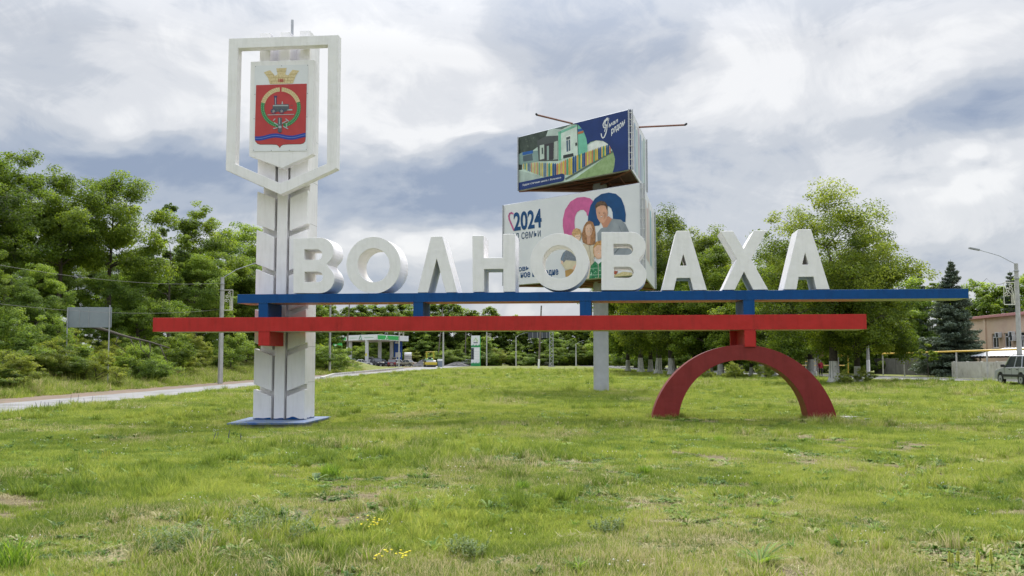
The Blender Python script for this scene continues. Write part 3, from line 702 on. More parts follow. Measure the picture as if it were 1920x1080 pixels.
upn.poly(zu((785, 268), (845, 255), (848, 282), (785, 300)), 4, C('2f62ad')); upn.poly(zu((785, 302), (850, 286), (852, 312), (785, 328)), 4, C('c97850'))
upn.poly(zu((912, 460), (1000, 402), (1110, 412), (1170, 480), (915, 540)), 2, C('eef2ec'))
upn.poly(zu((700, 900), (760, 850), (1205, 535), (1235, 600), (1225, 730), (1200, 795)), 1, pm('print_grass', hx('9db582'), hx('7f9a62'), 4, .4))
upn.line(zu((640, 862), (800, 770), (1205, 528)), 3.4, 4, C('66776a'))
TOPL = [(128, 682), (280, 664), (540, 680), (640, 628), (800, 568), (1160, 445)]; BOTL = [(128, 742), (370, 838), (540, 812), (700, 812), (800, 745), (1165, 552)]
def along(P, x):
    xs_ = [p[0] for p in P]; return float(np.interp(x, xs_, [p[1] for p in P]))
x = 132; k = 0; FC = ['d9b24e', 'e8a77c', '2a5a96', '5fae7c', 'e6d655', '234f86', 'd98f63', '4d9a78', 'e3c94f', '1f4a80']
while x < 1160:
    w = 13 if x < 420 else (24 if x < 800 else 19)
    yt, yb = along(TOPL, x), along(BOTL, x)
    upn.poly(zu((x, yt+8), (x+w*.4, yt-8), (x+w*.8, yt+5), (x+w*.8, yb-2), (x, yb)), 5, C(FC[(k*7+k//3) % 10])); k += 1
    x += w*(1.45 if x < 420 else 1.0)
curve = [(716, 193), (785, 212), (850, 282), (886, 380), (897, 452), (935, 420), (1000, 400), (1080, 406), (1150, 448), (1202, 530), (1227, 620), (1218, 720), (1197, 800)]
upn.poly(zu(*curve, (1460, 760), (1460, -10), (720, 150)), 6, NV)
upn.poly(zu((70, 908), (590, 798), (612, 798), (624, 815), (624, 862), (612, 882), (590, 892), (70, 1000)), 6, NV)
upn.flush('printed_photo', ubox)
WP = flat('print_white', (.82, .83, .84), .4)
upn.text('Художественная школа г. Волноваха', *zu((124, 952), (584, 858), (584, 832), (124, 922)), 7, WP, offset=.012)
upn.flush('printed_caption', ubox)
upn.text('Я', *zu((1098, 302), (1140, 286), (1156, 132), (1086, 158)), 7, WP, shear=.2, offset=.02)
upn.line(zu((1150, 140), (1136, 230), (1120, 310), (1100, 362), (1080, 374), (1066, 352), (1063, 322)), 1.9, 7, WP)
upn.line(zu((1136, 134), (1104, 165), (1084, 215), (1092, 250), (1120, 245)), 1.7, 7, WP)
upn.flush('printed_initial', ubox)
upn.text('мал', *zu((1152, 250), (1268, 182), (1262, 146), (1150, 208)), 7, WP, shear=.25, offset=.02)
upn.flush('printed_word', ubox)
upn.text('рядом', *zu((1182, 352), (1352, 236), (1346, 152), (1172, 276)), 7, WP, shear=.25, offset=.02)
upn.flush('printed_word', ubox)
# --- lower tier
lL, lR, lF = xyz(942.5, 460, 58.0), xyz(1206, 450, 50.6), xyz(1227, 460, 60.5)
lz1 = at(1203, 343, 50.6).z; lz0 = at(942, 536, 58.0).z
lbox = tier('lower_box', lL, lR, lF, lz0, lz1)
VW = pm('white_vinyl', (.76, .76, .77), (.68, .69, .71), .6, .38, .25, 2.0)
lpn = Panel(lL, lR, lz0, lz1); banner_sheet(lpn, 'lower_banner', VW, lbox)
def z2(*p): return [(935+x/5.144, 340+y/5.144) for x, y in p]
PINK, PB = C('d6679e'), C('0f4c81')
lpn.poly(z2((632, 512), (618, 430), (619, 365), (640, 275), (690, 197), (755, 157), (825, 150), (880, 163), (912, 192), (890, 250), (866, 330), (852, 332), (845, 300), (820, 276), (790, 275), (755, 298), (736, 340), (730, 400), (735, 450), (745, 505), (700, 520)), 1, PINK)
lpn.poly(z2((857, 442), (862, 335), (885, 235), (928, 165), (990, 122), (1060, 108), (1130, 120), (1182, 165), (1212, 240), (1226, 320), (1222, 395), (1102, 372), (1098, 300), (1085, 262), (1062, 240), (1030, 240), (1000, 300), (972, 425), (915, 432)), 2, PB)
lpn.flush('printed_arches', lbox)
lpn.text('2024', *z2((146, 482), (416, 446), (410, 262), (142, 302)), 1, PB, offset=.03)
lpn.flush('printed_year', lbox)
lpn.line(z2((146, 470), (120, 410), (102, 365), (98, 335), (106, 312), (122, 303), (138, 312)), 3.0, 1, PINK)
lpn.flush('printed_heart', lbox)
lpn.text('год семьи', *z2((100, 592), (406, 550), (404, 470), (100, 508)), 1, C('24496f'))
lpn.flush('printed_motto', lbox)
lpn.text('любовь', *z2((66, 889), (292, 858), (292, 804), (66, 832)), 1, PB, offset=.025)
lpn.flush('printed_slogan', lbox)
lpn.text('ное наследие', *z2((212, 944), (578, 914), (575, 846), (212, 880)), 1, PB, offset=.025)
lpn.flush('printed_slogan', lbox)
SK, SK2, SK3 = C('e0a98c'), C('ecc0a4'), C('f2cdb2'); HB, HW, HC, HG = (pm('print_hair_'+h, hx(h), tuple(v*.5 for v in hx(h)), 9, .5, lo=.4, hi=.62) for h in ('6b5340', 'b58259', 'dcb07a', 'd4a062')); TOOTH = C('f4efe8'); LIP = C('b5625a'); EYEC = C('4a3a33')
GR = pm('print_grey_shirt', hx('9aa0a6'), hx('7f868d'), 1.5, .4)
lpn.poly(z2((955, 600), (950, 500), (985, 455), (1012, 445), (1045, 440), (1095, 360), (1180, 370), (1222, 412), (1256, 482), (1290, 560), (1305, 720), (1090, 740), (960, 640)), 3, GR)
lpn.line(z2((1120, 690), (1200, 600), (1290, 640)), 2.0, 4, C('6f767d')); lpn.line(z2((1160, 430), (1200, 520)), 1.2, 4, C('858c93'))
lpn.poly(z2((985, 390), (1058, 335), (1095, 362), (1046, 442), (1008, 446)), 4, C('cf9377'))
lpn.poly(z2((938, 250), (985, 225), (1040, 240), (1053, 300), (1042, 362), (1012, 402), (978, 398), (952, 355), (940, 300)), 5, SK)
lpn.poly(z2((932, 275), (930, 235), (948, 203), (985, 188), (1025, 196), (1048, 232), (1050, 285), (1038, 262), (1028, 232), (985, 232), (948, 250)), 6, HB)
def face(cx, cy, w, sk, tilt=0):
    lpn.poly(z2((cx-w*.22, cy+w*.30), (cx, cy+w*.33), (cx+w*.24, cy+w*.25+tilt), (cx+w*.12, cy+w*.42+tilt), (cx-w*.10, cy+w*.44)), 7, C('b4776a'))
    lpn.poly(z2((cx-w*.16, cy+w*.325), (cx+w*.18, cy+w*.285+tilt), (cx+w*.09, cy+w*.385+tilt), (cx-w*.07, cy+w*.40)), 8, TOOTH)
    for s_ in (-1, 1):
        lpn.poly(z2((cx+s_*w*.30-w*.09, cy-w*.15), (cx+s_*w*.30+w*.09, cy-w*.17), (cx+s_*w*.30+w*.06, cy-w*.11), (cx+s_*w*.30-w*.06, cy-w*.10)), 7, EYEC)
        lpn.poly(z2((cx+s_*w*.30-w*.13, cy-w*.27), (cx+s_*w*.30+w*.12, cy-w*.30), (cx+s_*w*.30+w*.12, cy-w*.265), (cx+s_*w*.30-w*.12, cy-w*.24)), 7, C('8d6a52'))
    lpn.poly(z2((cx-w*.03, cy+w*.14), (cx+w*.08, cy+w*.12), (cx+w*.06, cy+w*.19), (cx-w*.06, cy+w*.20)), 7, C('c4876c'))
    lpn.poly(z2((cx+w*.42, cy-w*.35), (cx+w*.62, cy-w*.1), (cx+w*.5, cy+w*.5), (cx+w*.2, cy+w*.85), (cx+w*.38, cy+w*.35)), 6, C('cb9479'))
face(992, 318, 70, SK, -4)
lpn.poly(z2((805, 560), (803, 500), (822, 430), (845, 395), (876, 378), (908, 393), (926, 440), (934, 510), (932, 600), (890, 620), (850, 610), (812, 590)), 5, HW)
lpn.poly(z2((838, 440), (860, 415), (890, 415), (906, 465), (893, 515), (868, 535), (845, 515), (836, 480)), 6, SK2); face(870, 465, 48, SK2)
lpn.poly(z2((848, 530), (886, 525), (884, 600), (855, 606)), 6, C('dca88c'))
lpn.poly(z2((800, 610), (850, 600), (875, 625), (900, 600), (925, 640), (915, 800), (885, 965), (815, 965), (790, 800)), 5, C('dccfb6')); lpn.line(z2((872, 622), (885, 700), (880, 800)), 1.0, 6, C('b9a98c'))
lpn.poly(z2((705, 500), (718, 468), (750, 450), (785, 462), (800, 500), (795, 545), (775, 560), (745, 545), (712, 528)), 6, HC); lpn.poly(z2((735, 520), (788, 510), (785, 560), (765, 575), (742, 556)), 7, SK3)
lpn.line(z2((750, 535), (760, 533)), .8, 8, EYEC); lpn.line(z2((772, 530), (780, 528)), .8, 8, EYEC)
lpn.poly(z2((620, 690), (660, 655), (760, 590), (800, 620), (800, 770), (740, 790), (600, 775), (598, 745)), 5, pm('print_grey_plaid', hx('8d939b'), hx('5d6673'), 14, .5)); lpn.line(z2((635, 690), (612, 760)), 2.2, 6, C('7d92a8'))
lpn.poly(z2((600, 762), (622, 770), (620, 800), (602, 795)), 7, SK3)
lpn.poly(z2((610, 800), (650, 760), (760, 770), (790, 830), (700, 850), (640, 850)), 6, C('dfd2b2')); lpn.poly(z2((640, 860), (700, 845), (745, 860), (720, 905), (645, 922)), 7, C('c39a5c')); lpn.poly(z2((715, 830), (745, 795), (750, 850), (722, 870)), 7, SK2)
lpn.poly(z2((912, 690), (913, 630), (940, 582), (985, 570), (1035, 598), (1045, 700), (1010, 740), (925, 730)), 6, HG)
lpn.poly(z2((918, 645), (950, 615), (1000, 618), (1015, 660), (1000, 725), (968, 752), (938, 742), (922, 705)), 7, SK2); face(965, 675, 58, SK2)
lpn.poly(z2((872, 965), (888, 815), (930, 770), (960, 785), (1000, 765), (1060, 820), (1085, 965)), 6, pm('print_green_plaid', hx('2f8a55'), hx('12563a'), 9, .5, c3=hx('bfe0c6'), s3=7, t3=(.58, .62)))
lpn.poly(z2((930, 768), (960, 800), (1000, 765), (985, 750), (945, 752)), 7, C('e7e9ea')); lpn.line(z2((960, 795), (962, 962)), 1.0, 7, C('d6d2c0'))
for yy2 in (840, 905): lpn.line(z2((885, yy2), (1070, yy2-8)), .9, 7, C('a8d0b2'))
lpn.poly(z2((800, 965), (1310, 940), (1310, 1000), (790, 1030)), 5, C('6b5434'))
lpn.poly(z2((1115, 905), (1200, 870), (1285, 880), (1290, 940), (1115, 950)), 7, pm('print_cream_knit', hx('dccfa0'), hx('b8a670'), 14, .5)); lpn.poly(z2((1112, 862), (1150, 868), (1128, 900), (1112, 892)), 7, C('b4563c'))
lpn.flush('printed_family', lbox)
# --- right-hand faces, seen edge-on: pale prints with upright colour streaks
for box, R_, F_, z0, z1, nm, cols in ((ubox, uR, uF, uz0, uz1, 'upper_side_banner', ['d9c9cf', '9fb7cf', 'b8d2cf', 'c9b6c4', '8fa6c4', 'bcd0d8', 'a9c2b8']), (lbox, lR, lF, lz0, lz1, 'lower_side_banner', ['c9cdb8', 'dcd0c4', 'd9b8b0', 'e0cfc4', '6fb4c4', 'cfd6d0', 'd8d2c6'])):
    pn = Panel(R_, F_, z0, z1); banner_sheet(pn, nm, VW, box)
    n = len(cols); b = MB(); ms = [C(c) for c in cols]
    for i in range(n):
        s0, s1 = pn.len*(.06+.88*i/n), pn.len*(.06+.88*(i+.7)/n); lo = .22 if 'lower' in nm else .06
        for (s_, t_) in ((s0, s1),):
            A = pn.a+pn.d*s_+pn.n*.014; B = pn.a+pn.d*t_+pn.n*.014; zA = z0+(z1-z0)*lo; zB = z0+(z1-z0)*(.94-.05*(i % 3))
            b.add([blocal(Vector((A.x, A.y, zA))), blocal(Vector((B.x, B.y, zA))), blocal(Vector((B.x, B.y, zB))), blocal(Vector((A.x, A.y, zB)))], [(0, 1, 2, 3)], i)
    b.build('side_print', ms, box)
pn3 = Panel(uF, uL, uz0, uz1); banner_sheet(pn3, 'upper_rear_banner', VW, ubox); pn4 = Panel(lF, lL, lz0, lz1); banner_sheet(pn4, 'lower_rear_banner', VW, lbox)
# lamp arms on top
A = upn.un(1073, 231, 0); A.z = uz1+.02; B = at(1007, 215.5, A.y-2.2); MB().tube([blocal(A), blocal(B)], .05, 6).build('lamp_arm', RUST, bill)
MB().tube([blocal(B), blocal(B+Vector((-.05, -.25, -.02)))], .06, 6).build('lamp_arm_end', DARK, bill)
A2 = at(1198, 238.5, 54.2); B2 = at(1284, 234.3, 53.4); MB().tube([blocal(A2), blocal(B2)], .05, 6).build('lamp_arm', RUST, bill); MB().tube([blocal(B2), blocal(B2+Vector((.05, -.25, 0)))], .06, 6).build('lamp_arm_end', DARK, bill)
# ------------------------------------------------------------------ vegetation
def leaf_mat(name, dark, mid, light, trans=.55, rough=.6):
    m, nt = nmat(name)
    at_ = node(nt, 'ShaderNodeAttribute', attribute_name='tint'); oi = node(nt, 'ShaderNodeObjectInfo')
    a = node(nt, 'ShaderNodeMath', {0: oi.outputs['Random'], 1: .22}, operation='MULTIPLY'); a2 = node(nt, 'ShaderNodeMath', {0: at_.outputs['Fac'], 1: a.outputs[0]}, operation='ADD')
    a3 = node(nt, 'ShaderNodeMath', {0: a2.outputs[0], 1: .11}, operation='SUBTRACT')
    cr_ = node(nt, 'ShaderNodeValToRGB', {0: a3.outputs[0]}); e = cr_.color_ramp
    e.elements[0].position = .05; e.elements[0].color = c4(dark); e.elements[1].position = .95; e.elements[1].color = c4(light); q = e.elements.new(.5); q.color = c4(mid)
    d = node(nt, 'ShaderNodeBsdfPrincipled', {'Base Color': cr_.outputs[0], 'Roughness': rough, 'Specular IOR Level': .3})
    tcol = node(nt, 'ShaderNodeMix', {0: 1.0, 6: cr_.outputs[0], 7: (1.35, 1.35, .55, 1)}, data_type='RGBA', blend_type='MULTIPLY')
    t = node(nt, 'ShaderNodeBsdfTranslucent', {0: tcol.outputs[2]})
    mx_ = node(nt, 'ShaderNodeMixShader', {0: trans, 1: d.outputs[0], 2: t.outputs[0]})
    node(nt, 'ShaderNodeOutputMaterial', {0: mx_.outputs[0]}); return m
L_MAPLE = leaf_mat('maple_leaves', (.052, .092, .013), (.148, .215, .027), (.315, .385, .058))
L_LIND = leaf_mat('linden_leaves', (.050, .085, .013), (.145, .198, .026), (.325, .370, .062))
L_ASH = leaf_mat('ash_leaves', (.066, .115, .024), (.165, .248, .050), (.335, .425, .105))
L_DARK = leaf_mat('dark_oak_leaves', (.045, .082, .016), (.120, .180, .032), (.250, .325, .062))
L_BUSH = leaf_mat('shrub_leaves', (.095, .135, .024), (.215, .260, .048), (.370, .390, .095))
L_SPR = leaf_mat('spruce_needles', (.045, .072, .050), (.095, .135, .095), (.190, .235, .165), .12)

def leaves_mesh(name, C_, N_, size, tint, mat, rs, aspect=.62, fold=.18):
    """one small pointed leaf (a folded rhomb) per centre"""
    n = len(C_); N_ = N_/np.linalg.norm(N_, axis=1, keepdims=True)
    r = rs.normal(size=(n, 3)); a = np.cross(N_, r); a /= np.linalg.norm(a, axis=1, keepdims=True)+1e-9; b = np.cross(N_, a)
    s = size[:, None]
    v = np.empty((n, 4, 3)); v[:, 0] = C_-a*s*.55; v[:, 1] = C_+b*s*aspect*.5+N_*s*fold; v[:, 2] = C_+a*s*.55; v[:, 3] = C_-b*s*aspect*.5+N_*s*fold*.6
    me = bpy.data.meshes.new(name); me.vertices.add(n*4); me.vertices.foreach_set('co', v.reshape(-1).astype(np.float32))
    me.loops.add(n*4); me.loops.foreach_set('vertex_index', np.arange(n*4, dtype=np.int32)); me.polygons.add(n); me.polygons.foreach_set('loop_start', np.arange(0, n*4, 4, dtype=np.int32))
    at_ = me.attributes.new('tint', 'FLOAT', 'FACE'); at_.data.foreach_set('value', np.clip(tint, 0, 1).astype(np.float32))
    me.materials.append(mat); me.update(calc_edges=True); return me
def gen_tree(seed, H, cb, R, lobes, clumps, per, leaf, mat, trunk_r=.24, squash=.62, spread=.55, lean=0.0, wash=False, flat_top=.0, lobe_r=.30, forks=1, bark=None, skirt=0):
    """tapered trunk and limbs that reach every leaf clump; the crown is an uneven set of lobes"""
    rs = np.random.RandomState(seed)
    cz = (H+cb)/2; hz = (H-cb)/2
    LC = []
    for i in range(lobes):
        for _ in range(30):
            d = rs.normal(size=3); d /= np.linalg.norm(d); d[2] = d[2]*.9+.12
            k = rs.uniform(.45, .86)
            p = np.array([d[0]*R*k, d[1]*R*k, cz+d[2]*hz*k])
            rr = (1-((p[2]-cz)/hz)*.45) if p[2] > cz else 1.0
            p[:2] *= rr
            if all(np.linalg.norm((p-q)*np.array([1, 1, .8])) > R*.30 for q, _ in LC) or _ == 29: LC.append((p, R*lobe_r*rs.uniform(.75, 1.35))); break
    tops = np.array([0, 0, H-R*lobe_r*.6]); LC.append((tops+np.array([rs.normal()*.1*R, rs.normal()*.1*R, 0]), R*lobe_r*.9))
    for i in range(skirt):
        a_ = 6.283*i/max(1, skirt)+rs.uniform(-.3, .3); LC.append((np.array([math.cos(a_)*R*.72, math.sin(a_)*R*.72, cb+H*.08+rs.uniform(0, .06)*H]), R*.30))
    targets = []; lob = []
    for i in range(clumps):
        j = rs.randint(len(LC)); c, r = LC[j]; d = rs.normal(size=3); d /= np.linalg.norm(d)
        p = c+d*r*(rs.uniform(.3, 1.08) if rs.rand() > .14 else rs.uniform(1.1, 1.55))*np.array([1, 1, .85]); p[2] = max(p[2], cb-.3); targets.append(p); lob.append(j)
    targets = np.array(targets); lob = np.array(lob)
    lobe_tint = rs.uniform(-.20, .20, len(LC)); hero = MB()
    # skeleton
    th = cb+(H-cb)*.55; npt = 8; bend = rs.normal(size=2)*.25
    tp = [np.array([lean*math.sin(i/(npt-1)*1.5)*1.2+bend[0]*math.sin(i*1.1)*.25, bend[1]*math.sin(i*.9)*.25, th*i/(npt-1)-(.25 if i == 0 else 0)]) for i in range(npt)]
    tr = [trunk_r*(1.25 if i == 0 else 1.0)*(1-.72*i/(npt-1)) for i in range(npt)]
    hero.tube([tuple(p) for p in tp], tr, 10, 0)
    nodes = [(tp[i], tr[i]) for i in range(2, npt)]
    for c, r in sorted(LC, key=lambda q: np.linalg.norm(q[0]-tp[-1])):
        dist = [np.linalg.norm(c-p)+max(0, p[2]-c[2]+.4)*2.0 for p, _ in nodes]; k = int(np.argmin(dist)); p0, r0 = nodes[k]
        mid1 = p0*.66+c*.34+np.array([0, 0, .10*np.linalg.norm(c-p0)])+rs.normal(size=3)*.12; mid2 = p0*.3+c*.7+np.array([0, 0, .08*np.linalg.norm(c-p0)])+rs.normal(size=3)*.15
        rr = min(r0*.72, trunk_r*.5); path = [p0, mid1, mid2, c]; hero.tube([tuple(q) for q in path], [rr, rr*.75, rr*.5, rr*.28], 6)
        nodes += [(mid1, rr*.75), (mid2, rr*.5), (c, rr*.3)]
    NP = np.array([p for p, _ in nodes])
    for t in targets[::2]:
        k = int(np.argmin(np.linalg.norm(NP-t, axis=1))); p0, r0 = nodes[k]; m_ = (p0+t)/2+rs.normal(size=3)*.08
        hero.tube([tuple(p0), tuple(m_), tuple(t)], [min(r0*.5, .035), .018, .008], 3, 0, False)
    cen = np.array([0, 0, cz]); Cs = []; Ns = []; Ts = []
    for i, t in enumerate(targets):
        n = int(per*rs.uniform(.6, 1.3)); cr_ = R*.128*rs.uniform(.5, 1.45); n = int(n*(cr_/(R*.128))**1.6)+12
        d = rs.normal(size=(n, 3)); d /= np.linalg.norm(d, axis=1, keepdims=True); d *= (rs.rand(n, 1)**.42)*cr_*np.array([1, 1, squash])*(1+.25*rs.rand())
        out = t-cen; out = out/(np.linalg.norm(out)+1e-6)
        Cs.append(t+d); Ns.append(d/cr_*.5+out*.35+np.array([0, 0, .75])+rs.normal(size=(n, 3))*spread)
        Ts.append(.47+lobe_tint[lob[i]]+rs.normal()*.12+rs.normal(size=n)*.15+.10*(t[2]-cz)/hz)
    Cs = np.concatenate(Cs); Ns = np.concatenate(Ns); Ts = np.concatenate(Ts)
    me = leaves_mesh('crown', Cs, Ns, leaf*rs.uniform(.65, 1.3, len(Cs)), Ts, mat, rs)
    return hero, me
PROTO = {}
def proto(key, **k):
    wash = k.get('wash', False); hero, me = gen_tree(**k)
    tm = bpy.data.meshes.new('trunk'); tm.from_pydata(hero.v, [], hero.f); tm.polygons.foreach_set('use_smooth', [True]*len(hero.f))
    tm.materials.append(k.get('bark') or BARK)
    if wash:
        tm.materials.append(WASH)
        for p in tm.polygons:
            if max(tm.vertices[i].co.z for i in p.vertices) < wash: p.material_index = 1
    tm.update(); PROTO[key] = (tm, me, k['H'])
def tree(key, x, y, h, rz, name, label, group=None, cat='tree', wide=1.0, z=None, parts=('trunk', 'crown')):
    tm, me, H = PROTO[key]; s_ = h/H
    e = empty(name, (x, y, (gzf(x, y) if z is None else z)-.03), rz, label, cat, group); e.scale = (s_*wide, s_*wide, s_)
    link(parts[0], tm, e); link(parts[1], me, e); return e
# trunks that are whitewashed need two rings at the paint line, so build theirs with extra low rings
def washed(key, wash_z, **k):
    hero, me = gen_tree(**k); v = np.array(hero.v); ring = 10
    b = MB(); p = [v[i*ring:(i+1)*ring].mean(0) for i in range(8)]; r = [np.linalg.norm(v[i*ring]-p[i]) for i in range(8)]
    zs = [-.25, 0, .15, .5, wash_z-.03, wash_z]; pts = []; rr = []
    for z in zs:
        t = np.interp(z, [q[2] for q in p], range(8)); i = int(min(t, 6.999)); f = t-i; c = p[i]*(1-f)+p[i+1]*f; pts.append((c[0], c[1], z)); rr.append((r[i]*(1-f)+r[i+1]*f)*(1.5-.5*min(1, max(0, z)/.5)))
    b.tube(pts, rr, 12, 0)
    tm = bpy.data.meshes.new('trunk'); tm.from_pydata(hero.v, [], hero.f); tm.polygons.foreach_set('use_smooth', [True]*len(hero.f)); tm.materials.append(BARK); tm.update()
    wm_ = bpy.data.meshes.new('whitewash'); wm_.from_pydata([(x*1.012, y*1.012, z) for x, y, z in b.v], [], b.f); wm_.polygons.foreach_set('use_smooth', [True]*len(b.f)); wm_.materials.append(WASH); wm_.update()
    PROTO[key] = (tm, me, k['H'], wm_)
def linden(key, x, y, h, rz, label, group=None, wide=1.0):
    tm, me, H, wm_ = PROTO[key]; s_ = h/H
    e = empty('linden_tree', (x, y, gzf(x, y)-.03), rz, label, 'tree', group); e.scale = (s_*wide, s_*wide, s_)
    t = link('trunk', tm, e); link('whitewash', wm_, t); link('crown', me, e); return e

washed('lindA', 1.75, seed=11, H=15, cb=3.3, R=6.3, lobes=26, skirt=8, clumps=430, per=150, leaf=.165, mat=L_LIND, trunk_r=.36)
washed('lindB', 1.6, seed=23, H=15, cb=2.6, R=5.2, lobes=22, skirt=9, clumps=400, per=130, leaf=.185, mat=L_LIND, trunk_r=.34, squash=.8)
washed('lindC', 1.6, seed=37, H=13, cb=2.4, R=5.0, lobes=18, skirt=9, clumps=320, per=110, leaf=.20, mat=L_MAPLE, trunk_r=.30)
proto('maple', seed=5, H=15, cb=5.0, R=5.4, lobes=20, clumps=230, per=170, leaf=.165, mat=L_MAPLE, trunk_r=.28, lobe_r=.20)
proto('oak', seed=8, H=15, cb=4.0, R=4.8, lobes=24, clumps=280, per=150, leaf=.165, mat=L_DARK, trunk_r=.28, lobe_r=.24)
proto('ash', seed=14, H=9, cb=1.6, R=4.2, lobes=18, clumps=260, per=160, leaf=.135, mat=L_ASH, trunk_r=.20, squash=.5)
proto('slim', seed=19, H=15, cb=4.0, R=2.6, lobes=12, clumps=110, per=120, leaf=.165, mat=L_DARK, trunk_r=.20, lobe_r=.34)
proto('ragged', seed=29, H=15, cb=4.5, R=4.6, lobes=15, clumps=170, per=160, leaf=.17, mat=L_MAPLE, trunk_r=.26, lobe_r=.20, lean=.6)
proto('farA', seed=41, H=14, cb=.0, R=5.2, lobes=18, skirt=9, clumps=250, per=90, leaf=.34, mat=L_DARK, trunk_r=.25)
proto('farB', seed=43, H=13, cb=.0, R=5.4, lobes=18, skirt=9, clumps=250, per=90, leaf=.34, mat=L_ASH, trunk_r=.25)
proto('farC', seed=47, H=14, cb=.0, R=4.6, lobes=16, skirt=9, clumps=230, per=90, leaf=.34, mat=L_MAPLE, trunk_r=.25)
proto('bushA', seed=51, H=2.6, cb=.05, R=1.9, lobes=14, clumps=130, per=110, leaf=.078, mat=L_BUSH, trunk_r=.06)
proto('bushB', seed=53, H=2.2, cb=.0, R=1.9, lobes=14, clumps=120, per=105, leaf=.08, mat=L_ASH, trunk_r=.05)
proto('bushC', seed=57, H=2.4, cb=.0, R=1.8, lobes=13, clumps=110, per=100, leaf=.08, mat=L_DARK, trunk_r=.05)
proto('sapling', seed=61, H=4.0, cb=1.4, R=1.3, lobes=8, clumps=60, per=60, leaf=.16, mat=L_MAPLE, trunk_r=.05)

def toph(px, py, Y, x=None): return at(px, py, Y).z
def place(kind, px, topy, Y, rz, name, label, group=None, wide=1.0, cat='tree', sink=0.0, parts=('trunk', 'crown')):
    if px < 560: Y = max(Y, 30.5*F/(960-px))
    p = at(px, topy, Y); z = gzf(p.x, Y); return tree(kind, p.x, Y, p.z-z+sink, rz, name, label, group, cat, wide, z-sink, parts)
# --- left wood, row nearest the road bank
place('oak', -40, 268, 66, .3, 'oak_tree', 'tall dark tree whose crown runs off the left edge of the photo')
place('oak', 22, 285, 73, 2.1, 'oak_tree', 'tallest dark leafy tree at the upper left, just inside the frame')
place('maple', 118, 322, 74, 1.0, 'maple_tree', 'tall open-crowned tree second from the left with a dark forked trunk')
place('maple', 212, 328, 78, 3.6, 'maple_tree', 'tall bright maple with sky gaps left of the tower, topmost of the middle trees')
place('slim', 322, 380, 84, .8, 'slender_tree', 'slender dark tree with a lone top tuft standing in the gap', wide=.8)
place('ragged', 388, 380, 84, 2.6, 'maple_tree', 'bright yellow-green tree right of the slender dark tree')
place('ash', 452, 428, 82, .4, 'ash_tree', 'rounded green tree whose crown touches the left side of the tower')
place('oak', 275, 462, 92, 4.0, 'oak_tree', 'dark tree filling the wood behind the two maples', wide=1.1)
WOOD = 'green trees standing deep in the left wood'
for i, (px, ty, Y, k) in enumerate(((60, 440, 92, 'oak'), (150, 455, 95, 'oak'), (230, 470, 100, 'oak'), (350, 490, 100, 'farA'), (420, 470, 98, 'oak'), (480, 490, 104, 'farB'), (540, 500, 112, 'farC'), (-60, 400, 88, 'farC'), (90, 510, 104, 'farB'), (300, 520, 112, 'farB'), (440, 520, 118, 'farC'), (510, 530, 125, 'farA'), (235, 585, 88, 'farA'), (185, 590, 84, 'farB'))):
    place(k, px, ty, Y, i*1.3, 'wood_tree', 'green tree deep in the left wood ' + ('behind the leftmost tall trees' if px < 130 else 'behind the grey road sign and maples' if px < 300 else 'behind the lamp post' if px < 460 else 'half hidden by the tower'), WOOD, 1.15)
# --- lower bright trees in front of the wood
place('ash', 70, 500, 60, .2, 'ash_tree', 'low bright green tree left of the grey road sign', wide=.95)
place('ash', 200, 520, 66, 2.4, 'ash_tree', 'low rounded tree rising right behind the grey road sign', wide=1.05)
place('ash', 262, 486, 68, 4.2, 'ash_tree', 'feathery light green tree above the left end of the red beam', wide=1.1)
place('ash', 368, 482, 70, 5.3, 'ash_tree', 'feathery light green tree just left of the concrete lamp post', wide=1.05)
place('ash', 442, 512, 84, 1.3, 'ash_tree', 'feathery light green tree between the lamp post and the tower')
place('oak', -10, 470, 54, 1.9, 'oak_tree', 'low dark tree overhanging the bank at the left edge', wide=.9)
